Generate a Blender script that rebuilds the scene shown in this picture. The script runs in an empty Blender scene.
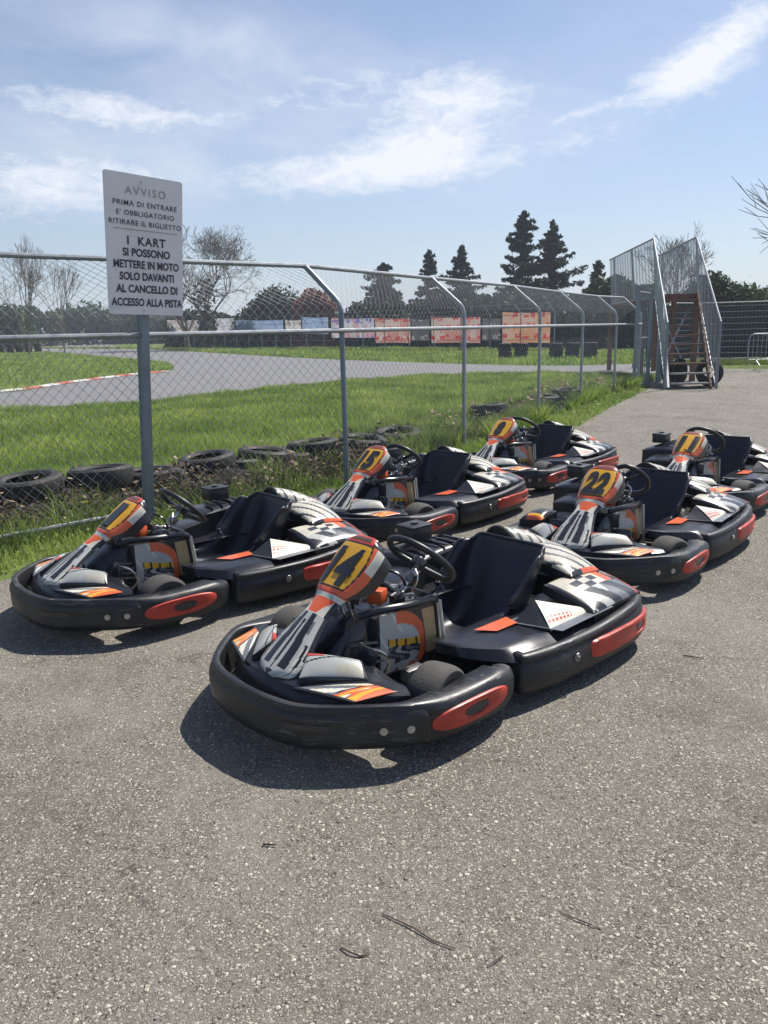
import bpy, bmesh, math, random
import numpy as np
from mathutils import Vector, Matrix
random.seed(7); rng = np.random.default_rng(7)
R = math.radians; PI = math.pi
sc = bpy.context.scene
C = sc.collection

# ------------------------------------------------------------------ materials
def nn(nt, kind, loc=None, **kw):
    n = nt.nodes.new(kind)
    for k, v in kw.items(): setattr(n, k, v)
    return n
def newmat(name):
    m = bpy.data.materials.new(name); m.use_nodes = True
    nt = m.node_tree; b = nt.nodes['Principled BSDF']
    return m, nt, b
MATS = {}
def mat(name, base, rough=.5, metal=0., var=.15, scale=8., bump=0., bscale=60., coat=0., dust=0., dustcol=(.3, .27, .22), trans=0., spec=.5):
    if name in MATS: return MATS[name]
    m, nt, b = newmat(name); L = nt.links.new
    tc = nn(nt, 'ShaderNodeTexCoord')
    oi = nn(nt, 'ShaderNodeObjectInfo'); ow = nn(nt, 'ShaderNodeMath', operation='MULTIPLY'); L(oi.outputs['Random'], ow.inputs[0]); ow.inputs[1].default_value = 37.
    no = nn(nt, 'ShaderNodeTexNoise', noise_dimensions='4D'); no.inputs['Scale'].default_value = scale; no.inputs['Detail'].default_value = 6
    L(tc.outputs['Object'], no.inputs['Vector']); L(ow.outputs[0], no.inputs['W'])
    mr = nn(nt, 'ShaderNodeMapRange'); mr.inputs['From Min'].default_value = .25; mr.inputs['From Max'].default_value = .75
    mr.inputs['To Min'].default_value = 1 - var; mr.inputs['To Max'].default_value = 1 + var
    L(no.outputs['Fac'], mr.inputs['Value'])
    vm = nn(nt, 'ShaderNodeVectorMath', operation='SCALE'); vm.inputs[0].default_value = base
    L(mr.outputs[0], vm.inputs['Scale'])
    col = vm.outputs[0]
    if dust > 0:
        n2 = nn(nt, 'ShaderNodeTexNoise', noise_dimensions='4D'); L(ow.outputs[0], n2.inputs['W']); n2.inputs['Scale'].default_value = scale * .7; n2.inputs['Detail'].default_value = 9; n2.inputs['Roughness'].default_value = .7
        L(tc.outputs['Object'], n2.inputs['Vector'])
        m2 = nn(nt, 'ShaderNodeMapRange'); m2.inputs['From Min'].default_value = .42; m2.inputs['From Max'].default_value = .8
        m2.inputs['To Min'].default_value = dust * .3; m2.inputs['To Max'].default_value = dust
        L(n2.outputs['Fac'], m2.inputs['Value'])
        mx = nn(nt, 'ShaderNodeMix', data_type='RGBA'); L(m2.outputs[0], mx.inputs['Factor']); L(col, mx.inputs['A']); mx.inputs['B'].default_value = (*dustcol, 1)
        col = mx.outputs['Result']
    L(col, b.inputs['Base Color'])
    b.inputs['Metallic'].default_value = metal
    r2 = nn(nt, 'ShaderNodeMapRange'); r2.inputs['From Min'].default_value = .3; r2.inputs['From Max'].default_value = .7
    r2.inputs['To Min'].default_value = max(0.03, rough - .1); r2.inputs['To Max'].default_value = min(1, rough + .1)
    L(no.outputs['Fac'], r2.inputs['Value']); L(r2.outputs[0], b.inputs['Roughness'])
    b.inputs['Coat Weight'].default_value = coat
    b.inputs['Specular IOR Level'].default_value = spec
    b.inputs['Transmission Weight'].default_value = trans
    if bump > 0:
        n3 = nn(nt, 'ShaderNodeTexNoise'); n3.inputs['Scale'].default_value = bscale; n3.inputs['Detail'].default_value = 4
        L(tc.outputs['Object'], n3.inputs['Vector'])
        bp = nn(nt, 'ShaderNodeBump'); bp.inputs['Strength'].default_value = bump; bp.inputs['Distance'].default_value = .01
        L(n3.outputs['Fac'], bp.inputs['Height']); L(bp.outputs[0], b.inputs['Normal'])
    MATS[name] = m
    return m

BLACK = mat('black_plastic', (.014, .015, .018), .42, var=.35, scale=9, bump=.10, bscale=35, dust=.10, dustcol=(.19, .17, .15))
BLACKG = mat('black_gloss', (.012, .013, .018), .24, var=.3, scale=7, bump=.04, bscale=20, dust=.05, dustcol=(.2, .18, .16))
SEATM = mat('seat_plastic', (.012, .014, .024), .36, var=.25, scale=6, bump=.05, bscale=25, dust=.06, dustcol=(.15, .15, .16))
REDI = mat('red_insert', (.50, .045, .025), .38, var=.25, scale=14, bump=.06, dust=.16, dustcol=(.1, .07, .06))
TYREK = mat('slick_rubber', (.05, .047, .043), .8, var=.3, scale=20, bump=.25, bscale=120, dust=.35, dustcol=(.16, .145, .125))
RUB = mat('old_rubber', (.013, .013, .014), .7, var=.4, scale=12, bump=.3, bscale=60, dust=.5, dustcol=(.08, .07, .05))
CHROME = mat('bare_steel', (.55, .53, .5), .28, metal=1, var=.15)
STEEL = mat('dull_steel', (.25, .25, .26), .45, metal=.8, var=.3, dust=.2)
BOLT = mat('zinc_bolt', (.5, .48, .45), .4, metal=.8)
GOLD = mat('tank_plastic', (.50, .36, .17), .3, var=.12, scale=5, coat=.2)
P_SIL = mat('silver_decal', (.50, .50, .46), .3, var=.12, scale=10, coat=.3, dust=.15, dustcol=(.22, .2, .16))
P_CRM = mat('cream_decal', (.60, .56, .45), .34, var=.2, scale=9, coat=.3, dust=.3, dustcol=(.30, .26, .2))
P_WHT = mat('white_decal', (.74, .70, .58), .32, var=.12, scale=10, coat=.3, dust=.2, dustcol=(.35, .3, .22))
P_ORG = mat('orange_decal', (.80, .13, .035), .3, var=.12, scale=10, coat=.3, dust=.1)
P_RED = mat('red_decal', (.55, .06, .03), .3, var=.12, coat=.3)
P_YEL = mat('yellow_decal', (.78, .40, .03), .32, var=.1, coat=.3)
P_BLK = mat('black_decal', (.02, .021, .026), .28, var=.2, coat=.3, dust=.05)
P_TEAL = mat('teal_decal', (.12, .38, .36), .35, coat=.2)
P_GRY = mat('grey_decal', (.15, .16, .17), .3, var=.2, coat=.3)
P_BRN = mat('brown_decal', (.10, .045, .03), .4)
GALV = mat('galvanised_steel', (.36, .38, .40), .5, metal=.55, var=.2, scale=18, dust=.15, dustcol=(.25, .23, .2))
GALVB = mat('blue_grey_post', (.21, .25, .29), .5, metal=.4, var=.2, scale=12, dust=.2)
WIRE = mat('fence_wire', (.22, .24, .26), .55, metal=.3, var=.2)
WIREF = mat('fence_wire_far', (.20, .24, .27), .6, metal=.2, var=.2)
RUST = mat('rusty_steel', (.16, .075, .05), .8, var=.4, scale=6, dust=.3, dustcol=(.25, .2, .18))
SHEET = mat('corrugated_zinc', (.30, .31, .33), .5, metal=.4, var=.25, scale=2)
BARK = mat('bark', (.10, .075, .055), .9, var=.3, scale=3, bump=.3)
BARKG = mat('pale_twig_bark', (.20, .165, .14), .9, var=.2, scale=3)
SIGNW = mat('sign_white', (.66, .66, .68), .42, var=.06, scale=6, dust=.12, dustcol=(.4, .38, .36))
INK = mat('sign_ink', (.02, .022, .045), .5, var=.2)
INKF = mat('faded_ink', (.30, .30, .30), .6, var=.2)

def scuffed(name, base, rough):
    m, nt, b = newmat(name); L = nt.links.new; tc = nn(nt, 'ShaderNodeTexCoord'); oi = nn(nt, 'ShaderNodeObjectInfo')
    ow = nn(nt, 'ShaderNodeMath', operation='MULTIPLY'); L(oi.outputs['Random'], ow.inputs[0]); ow.inputs[1].default_value = 41.
    def noi(scale, det, sc3=(1, 1, 1), ro=.65):
        mp = nn(nt, 'ShaderNodeMapping'); mp.inputs['Scale'].default_value = sc3; L(tc.outputs['Object'], mp.inputs['Vector'])
        n = nn(nt, 'ShaderNodeTexNoise', noise_dimensions='4D'); n.inputs['Scale'].default_value = scale; n.inputs['Detail'].default_value = det; n.inputs['Roughness'].default_value = ro; L(mp.outputs[0], n.inputs['Vector']); L(ow.outputs[0], n.inputs['W']); return n.outputs['Fac']
    def rng_(x, a, c, d, e):
        q = nn(nt, 'ShaderNodeMapRange'); L(x, q.inputs['Value']); 
        for k, v in zip(('From Min', 'From Max', 'To Min', 'To Max'), (a, c, d, e)): q.inputs[k].default_value = v
        return q.outputs[0]
    def mix(f, a, c):
        x = nn(nt, 'ShaderNodeMix', data_type='RGBA'); L(f, x.inputs['Factor'])
        for nme, q in (('A', a), ('B', c)):
            if isinstance(q, tuple): x.inputs[nme].default_value = (*q, 1)
            else: L(q, x.inputs[nme])
        return x.outputs['Result']
    blot = noi(5, 8); scr = noi(9, 3, (1.5, 1.5, 22)); fine = noi(60, 4); patch = noi(2.2, 4)
    c = mix(rng_(blot, .45, .75, .0, .45), base, (.085, .078, .07))
    sc = nn(nt, 'ShaderNodeMath', operation='MULTIPLY'); L(rng_(scr, .57, .64, 0, .8), sc.inputs[0]); L(rng_(patch, .48, .60, 0, 1), sc.inputs[1])
    c = mix(sc.outputs[0], c, (.20, .19, .18)); L(c, b.inputs['Base Color']); L(rng_(blot, .35, .7, rough - .06, rough + .28), b.inputs['Roughness'])
    hh = nn(nt, 'ShaderNodeMath', operation='SUBTRACT'); L(fine, hh.inputs[0]); L(sc.outputs[0], hh.inputs[1])
    bp = nn(nt, 'ShaderNodeBump'); bp.inputs['Strength'].default_value = .18; bp.inputs['Distance'].default_value = .004; L(hh.outputs[0], bp.inputs['Height']); L(bp.outputs[0], b.inputs['Normal'])
    return m
BUMP = scuffed('scuffed_bumper_plastic', (.012, .0125, .015), .36)
def leafmat(name, c1, c2, rough=.55, tl=.35, nscale=1.2):
    m, nt, b = newmat(name); L = nt.links.new
    at = nn(nt, 'ShaderNodeAttribute', attribute_name='rnd')
    cr = nn(nt, 'ShaderNodeMix', data_type='RGBA'); cr.inputs['A'].default_value = (*c1, 1); cr.inputs['B'].default_value = (*c2, 1)
    L(at.outputs['Fac'], cr.inputs['Factor'])
    L(cr.outputs['Result'], b.inputs['Base Color']); b.inputs['Roughness'].default_value = rough; b.inputs['Specular IOR Level'].default_value = .3
    out = nt.nodes['Material Output']
    t = nn(nt, 'ShaderNodeBsdfTranslucent'); L(cr.outputs['Result'], t.inputs['Color'])
    ms = nn(nt, 'ShaderNodeMixShader'); ms.inputs[0].default_value = tl
    L(b.outputs[0], ms.inputs[1]); L(t.outputs[0], ms.inputs[2]); L(ms.outputs[0], out.inputs['Surface'])
    return m
GRASS = leafmat('grass_blade', (.10, .19, .035), (.45, .54, .14), .5, .5)
WEED = leafmat('weed_leaf', (.07, .12, .025), (.32, .36, .10), .5, .4)
DRYL = leafmat('dry_leaf', (.20, .13, .08), (.46, .36, .24), .7, .25)
STEM = leafmat('dry_stem', (.07, .05, .035), (.20, .15, .10), .8, .1)
CONI = leafmat('conifer_needles', (.016, .034, .018), (.045, .075, .036), .7, .2)
HEDG = leafmat('hedge_leaf', (.018, .038, .014), (.055, .09, .028), .65, .2)
BUSH = leafmat('bush_leaf', (.04, .08, .025), (.10, .15, .05), .65, .25)
REDL = leafmat('copper_leaf', (.16, .05, .035), (.32, .12, .07), .7, .25)
YELF = leafmat('yellow_petal', (.6, .5, .03), (.75, .62, .06), .6, .3)

# ------------------------------------------------------------------ mesh helpers
class MB:
    def __init__(s): s.v = []; s.f = []; s.m = []; s.sm = []; s.mats = []; s.rn = []
    def mi(s, m):
        if m not in s.mats: s.mats.append(m)
        return s.mats.index(m)
    def add(s, vs, fs, m, smooth=True):
        o = len(s.v); k = s.mi(m); s.v += [tuple(map(float, p)) for p in vs]
        for f in fs: s.f.append([i + o for i in f]); s.m.append(k); s.sm.append(smooth)
    def tube(s, pts, r, m, n=8, caps=True, closed=False):
        pts = [Vector(p) for p in pts]; rs = r if hasattr(r, '__len__') else [r] * len(pts)
        vs = []; N = len(pts); up = None
        for i, p in enumerate(pts):
            if closed: d = (pts[(i + 1) % N] - pts[i - 1]).normalized()
            else: d = (pts[min(i + 1, N - 1)] - pts[max(i - 1, 0)]).normalized()
            if up is None:
                up = d.cross(Vector((0, 0, 1)))
                if up.length < .05: up = d.cross(Vector((1, 0, 0)))
            up = (up - d * up.dot(d)).normalized(); w = d.cross(up)
            for k in range(n):
                a = 2 * PI * k / n; vs.append(p + (up * math.cos(a) + w * math.sin(a)) * rs[i])
        fs = []
        for i in range(N if closed else N - 1):
            j = (i + 1) % N
            for k in range(n): fs.append([i * n + k, i * n + (k + 1) % n, j * n + (k + 1) % n, j * n + k])
        if caps and not closed: fs.append(list(range(n))[::-1]); fs.append([(N - 1) * n + k for k in range(n)])
        s.add(vs, fs, m); return s
    def box(s, c, d, m, rot=None, bev=0., smooth=False):
        bm = bmesh.new(); bmesh.ops.create_cube(bm, size=1)
        bmesh.ops.scale(bm, vec=d, verts=bm.verts)
        if bev > 0: bmesh.ops.bevel(bm, geom=bm.edges[:], offset=bev, segments=2, profile=.5, affect='EDGES')
        M = Matrix.Translation(c) @ (rot.to_4x4() if rot else Matrix())
        bm.transform(M); bm.verts.ensure_lookup_table()
        s.add([v.co for v in bm.verts], [[v.index for v in f.verts] for f in bm.faces], m, smooth); bm.free(); return s
    def lathe(s, prof, c, axis, m, n=32, closed=True):
        c = Vector(c); a = Vector(axis).normalized(); u = a.orthogonal().normalized(); w = a.cross(u); P = len(prof); vs = []
        for i in range(n):
            t = 2 * PI * i / n; d = u * math.cos(t) + w * math.sin(t)
            for (r, h) in prof: vs.append(c + d * r + a * h)
        fs = []
        for i in range(n):
            j = (i + 1) % n
            for k in range(P if closed else P - 1):
                l = (k + 1) % P; fs.append([i * P + k, j * P + k, j * P + l, i * P + l])
        s.add(vs, fs, m); return s
    def grid(s, nu, nv, fn, paint, closed_u=False):
        """fn(u,v)->point, paint(u,v)->material or None"""
        o = len(s.v)
        for i in range(nu + (0 if closed_u else 1)):
            for j in range(nv + 1): s.v.append(tuple(map(float, fn(i / nu, j / nv))))
        W = nv + 1; NU = nu
        for i in range(nu):
            i2 = (i + 1) % nu if closed_u else i + 1
            for j in range(nv):
                m = paint((i + .5) / nu, (j + .5) / nv) if callable(paint) else paint
                if m is None: continue
                s.f.append([o + i * W + j, o + i2 * W + j, o + i2 * W + j + 1, o + i * W + j + 1]); s.m.append(s.mi(m)); s.sm.append(True)
        return s
    def build(s, name, parent=None, recalc=True, sharp=35):
        me = bpy.data.meshes.new(name); me.from_pydata(s.v, [], s.f)
        for m in s.mats: me.materials.append(m)
        me.polygons.foreach_set('material_index', s.m); me.polygons.foreach_set('use_smooth', s.sm)
        if recalc:
            bm = bmesh.new(); bm.from_mesh(me); bmesh.ops.recalc_face_normals(bm, faces=bm.faces); bm.to_mesh(me); bm.free()
        me.update()
        if sharp:
            try: me.set_sharp_from_angle(angle=R(sharp))
            except Exception: pass
        o = bpy.data.objects.new(name, me); C.objects.link(o)
        if parent: o.parent = parent
        return o
def tag(o, label=None, cat=None, group=None, kind=None):
    if label: o['label'] = label
    if cat: o['category'] = cat
    if group: o['group'] = group
    if kind: o['kind'] = kind
    return o
def empty(name, loc, rz=0., label=None, cat=None, group=None):
    o = bpy.data.objects.new(name, None); o.empty_display_size = .2; C.objects.link(o)
    o.location = loc; o.rotation_euler = (0, 0, rz); return tag(o, label, cat, group)
def copy_tree(o, parent=None):
    c = o.copy(); C.objects.link(c); c.parent = parent
    for ch in list(o.children): copy_tree(ch, c)
    return c
def text_geo(txt, size=1., bold=0., shear=0., ext=0., spacing=1., align='CENTER'):
    cu = bpy.data.curves.new('t', 'FONT'); cu.body = txt; cu.size = size; cu.offset = bold; cu.shear = shear; cu.extrude = ext
    cu.align_x = align; cu.space_character = spacing; cu.resolution_u = 4
    o = bpy.data.objects.new('t', cu); C.objects.link(o)
    dg = bpy.context.evaluated_depsgraph_get(); dg.update()
    me = bpy.data.meshes.new_from_object(o.evaluated_get(dg))
    vs = [tuple(v.co) for v in me.vertices]; fs = [list(p.vertices) for p in me.polygons]
    bpy.data.objects.remove(o); bpy.data.curves.remove(cu); bpy.data.meshes.remove(me)
    return vs, fs
def np_mesh(name, V, F, mats, mi=None, rnd=None, parent=None, smooth=False):
    """V (n,3), F (m,k) arrays"""
    me = bpy.data.meshes.new(name); n, k = F.shape
    me.vertices.add(len(V)); me.vertices.foreach_set('co', V.astype(np.float32).ravel())
    me.loops.add(n * k); me.loops.foreach_set('vertex_index', F.astype(np.int32).ravel())
    me.polygons.add(n); me.polygons.foreach_set('loop_start', np.arange(0, n * k, k, dtype=np.int32)); me.polygons.foreach_set('loop_total', np.full(n, k, dtype=np.int32))
    for m in mats: me.materials.append(m)
    if mi is not None: me.polygons.foreach_set('material_index', mi.astype(np.int32))
    me.polygons.foreach_set('use_smooth', np.full(n, smooth))
    me.update(calc_edges=True)
    if rnd is not None:
        a = me.attributes.new('rnd', 'FLOAT', 'FACE'); a.data.foreach_set('value', rnd.astype(np.float32))
    o = bpy.data.objects.new(name, me); C.objects.link(o)
    if parent: o.parent = parent
    return o
def catmull(P, n):
    P = [np.array(p, float) for p in P]; P = [2 * P[0] - P[1]] + P + [2 * P[-1] - P[-2]]; out = []
    for i in range(1, len(P) - 2):
        for k in range(n):
            t = k / n; a, b, c, d = P[i - 1:i + 3]
            out.append(.5 * ((2 * b) + (c - a) * t + (2 * a - 5 * b + 4 * c - d) * t * t + (3 * b - a - 3 * c + d) * t ** 3))
    out.append(P[-2]); return out
def leaves(centres, size, squash=.6, up=0.):
    """random quads at centres -> V,F ; size array"""
    n = len(centres); a = rng.normal(size=(n, 3)); a[:, 2] += up * np.sign(a[:, 2]); a /= np.linalg.norm(a, axis=1)[:, None]
    b = rng.normal(size=(n, 3)); b -= (b * a).sum(1)[:, None] * a; b /= np.linalg.norm(b, axis=1)[:, None]
    c = np.cross(a, b); s = size[:, None]
    V = np.stack([centres - b * s, centres + c * s * squash, centres + b * s, centres - c * s * squash], 1).reshape(-1, 3)
    return V, np.arange(4 * n).reshape(n, 4)
def inpoly(x, y, P):
    P = np.array(P); c = np.zeros(len(x), bool); j = len(P) - 1
    for i in range(len(P)):
        xi, yi = P[i]; xj, yj = P[j]
        m = ((yi > y) != (yj > y)) & (x < (xj - xi) * (y - yi) / (yj - yi + 1e-12) + xi); c ^= m; j = i
    return c

# ------------------------------------------------------------------ camera, world, sun
cam = bpy.data.cameras.new('camera'); co = bpy.data.objects.new('camera', cam); C.objects.link(co); sc.camera = co
cam.sensor_fit = 'VERTICAL'; cam.sensor_height = 36.; cam.lens = 787.7 * 36. / 1024.; cam.clip_end = 3000; cam.clip_start = .05
co.location = (0, 0, 1.52)
co.matrix_world = Matrix.Translation((0, 0, 1.52)) @ Matrix.Rotation(R(90 - 13.0), 4, 'X') @ Matrix.Rotation(R(-1.328), 4, 'Z')

SUN_EL = 54; SUN_AZ = 44          # azimuth measured from +Y towards +X
w = bpy.data.worlds.new('World'); sc.world = w; w.use_nodes = True
nt = w.node_tree; nt.nodes.clear(); L = nt.links.new
out = nn(nt, 'ShaderNodeOutputWorld'); bg = nn(nt, 'ShaderNodeBackground'); L(bg.outputs[0], out.inputs[0])
bg.inputs['Strength'].default_value = .092
sky = nn(nt, 'ShaderNodeTexSky', sky_type='NISHITA'); sky.sun_disc = False
sky.sun_elevation = R(SUN_EL); sky.sun_rotation = R(SUN_AZ); sky.air_density = 1.0; sky.dust_density = .55; sky.ozone_density = 2.2
def M_(op, a, b=None, c=None, clamp=False):
    n = nn(nt, 'ShaderNodeMath', operation=op); n.use_clamp = clamp
    for i, x in enumerate((a, b, c)):
        if x is None: continue
        if isinstance(x, (int, float)): n.inputs[i].default_value = x
        else: L(x, n.inputs[i])
    return n.outputs[0]
tc = nn(nt, 'ShaderNodeTexCoord'); sp = nn(nt, 'ShaderNodeSeparateXYZ'); L(tc.outputs['Generated'], sp.inputs[0])
X, Y, Z = sp.outputs
az = M_('MULTIPLY', M_('ARCTAN2', X, Y), 180 / PI)
el = M_('MULTIPLY', M_('ARCSINE', Z), 180 / PI)
def noise(scale, sx, sy, rot, detail=8, rough=.6, dist=0., off=0.):
    cb = nn(nt, 'ShaderNodeCombineXYZ'); L(az, cb.inputs[0]); L(el, cb.inputs[1]); cb.inputs[2].default_value = off
    mp = nn(nt, 'ShaderNodeMapping'); mp.inputs['Rotation'].default_value = (0, 0, R(rot)); mp.inputs['Scale'].default_value = (sx, sy, 1)
    L(cb.outputs[0], mp.inputs['Vector'])
    n = nn(nt, 'ShaderNodeTexNoise'); n.inputs['Scale'].default_value = scale; n.inputs['Detail'].default_value = detail; n.inputs['Roughness'].default_value = rough; n.inputs['Distortion'].default_value = dist
    L(mp.outputs[0], n.inputs['Vector']); return n.outputs['Fac']
def blob(a0, e0, ra, re, rot, pw=1.):
    da = M_('SUBTRACT', az, a0); de = M_('SUBTRACT', el, e0); c, s = math.cos(R(rot)), math.sin(R(rot))
    x = M_('DIVIDE', M_('ADD', M_('MULTIPLY', da, c), M_('MULTIPLY', de, s)), ra)
    y = M_('DIVIDE', M_('SUBTRACT', M_('MULTIPLY', de, c), M_('MULTIPLY', da, s)), re)
    d = M_('ADD', M_('MULTIPLY', x, x), M_('MULTIPLY', y, y))
    return M_('MULTIPLY', M_('EXPONENT', M_('MULTIPLY', d, -1.)), pw)
def addall(*a):
    r = a[0]
    for b in a[1:]: r = M_('ADD', r, b)
    return r
puffs = addall(blob(-2.5, 10.3, 7.5, 1.5, 3, 1.1), blob(6.0, 14.8, 4.8, 1.6, -4, 1.0), blob(3.6, 11.6, 4.6, 2.0, -4, 1.0), blob(13.6, 13.2, 2.0, .45, 10, .6), blob(19.4, 14.5, 3.2, 1.2, 8, 1.15), blob(22.5, 16.6, 4.0, 1.4, 25, 1.15),
               blob(-17, 13.8, 6.5, 1.1, -4, 1.0), blob(-4, 15, 5, 1.3, 8, .5), blob(-21, 9.2, 6.5, 1.9, 3, 1.0), blob(33, 13, 6, 3, 10, .9), blob(-36, 14, 8, 3, 0, .8), blob(13, 11.6, 5, .8, 10, .55))
n1 = noise(.55, 1., 2.3, 10, 12, .72, .5)
p1 = M_('MULTIPLY', M_('SUBTRACT', M_('ADD', M_('MULTIPLY', puffs, .50), n1), .69), 2.0, clamp=True)
veil = addall(blob(-14, 17.5, 16, 3.2, -8, .75), blob(-20, 11, 11, 3, 0, .7), blob(-1, 12.5, 13, 4.5, 0, .50), blob(20, 17, 12, 5, 20, .35), blob(0, 35, 60, 10, 0, .4))
n2 = noise(.10, 1., 2.6, -10, 8, .6, .4, 3.)
p2 = M_('MULTIPLY', M_('MULTIPLY', veil, M_('SUBTRACT', n2, .22)), 1.5, clamp=True)
cl = M_('ADD', M_('MULTIPLY', p1, .95), p2, clamp=True)
mix = nn(nt, 'ShaderNodeMix', data_type='RGBA'); L(cl, mix.inputs['Factor'])
tint = nn(nt, 'ShaderNodeMix', data_type='RGBA', blend_type='MULTIPLY'); tint.inputs['Factor'].default_value = 1.; L(sky.outputs[0], tint.inputs['A']); tint.inputs['B'].default_value = (1.0, .95, .97, 1)
hz = nn(nt, 'ShaderNodeMix', data_type='RGBA'); L(M_('MULTIPLY', M_('EXPONENT', M_('MULTIPLY', M_('ABSOLUTE', el), -.16)), .80), hz.inputs['Factor']); L(tint.outputs['Result'], hz.inputs['A']); hz.inputs['B'].default_value = (4.6, 5.55, 7.0, 1)
L(hz.outputs['Result'], mix.inputs['A']); mix.inputs['B'].default_value = (7.6, 7.9, 8.6, 1)
L(mix.outputs['Result'], bg.inputs['Color'])

sl = bpy.data.lights.new('sun', 'SUN'); sl.energy = 4.6; sl.angle = R(.55); sl.color = (1., .955, .88)
so = bpy.data.objects.new('sun', sl); C.objects.link(so)
d = Vector((math.sin(R(SUN_AZ)) * math.cos(R(SUN_EL)), math.cos(R(SUN_AZ)) * math.cos(R(SUN_EL)), math.sin(R(SUN_EL))))
so.rotation_euler = d.to_track_quat('Z', 'Y').to_euler(); so.location = (20, 20, 30)
sc.view_settings.view_transform = 'Standard'; sc.view_settings.look = 'None'; sc.view_settings.exposure = .40; sc.view_settings.gamma = 1.
sc.cycles.max_bounces = 6; sc.cycles.transparent_max_bounces = 8

# ------------------------------------------------------------------ ground
def ground_mat():
    m, nt, b = newmat('meadow_soil'); L = nt.links.new
    tc = nn(nt, 'ShaderNodeTexCoord'); n = nn(nt, 'ShaderNodeTexNoise'); n.inputs['Scale'].default_value = .35; n.inputs['Detail'].default_value = 8; L(tc.outputs['Object'], n.inputs['Vector'])
    n2 = nn(nt, 'ShaderNodeTexNoise'); n2.inputs['Scale'].default_value = 9; n2.inputs['Detail'].default_value = 8; L(tc.outputs['Object'], n2.inputs['Vector'])
    cr = nn(nt, 'ShaderNodeValToRGB'); e = cr.color_ramp.elements; e[0].position = .3; e[0].color = (.07, .105, .03, 1); e[1].position = .72; e[1].color = (.20, .25, .08, 1)
    mm = nn(nt, 'ShaderNodeMath', operation='MULTIPLY_ADD'); L(n.outputs['Fac'], mm.inputs[0]); mm.inputs[1].default_value = .5; 
    m3 = nn(nt, 'ShaderNodeMath', operation='MULTIPLY'); L(n2.outputs['Fac'], m3.inputs[0]); m3.inputs[1].default_value = .5; L(m3.outputs[0], mm.inputs[2])
    L(mm.outputs[0], cr.inputs[0]); L(cr.outputs[0], b.inputs['Base Color']); b.inputs['Roughness'].default_value = .95; b.inputs['Specular IOR Level'].default_value = .1
    bp = nn(nt, 'ShaderNodeBump'); bp.inputs['Strength'].default_value = .8; bp.inputs['Distance'].default_value = .08; L(n2.outputs['Fac'], bp.inputs['Height']); L(bp.outputs[0], b.inputs['Normal'])
    return m
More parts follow.
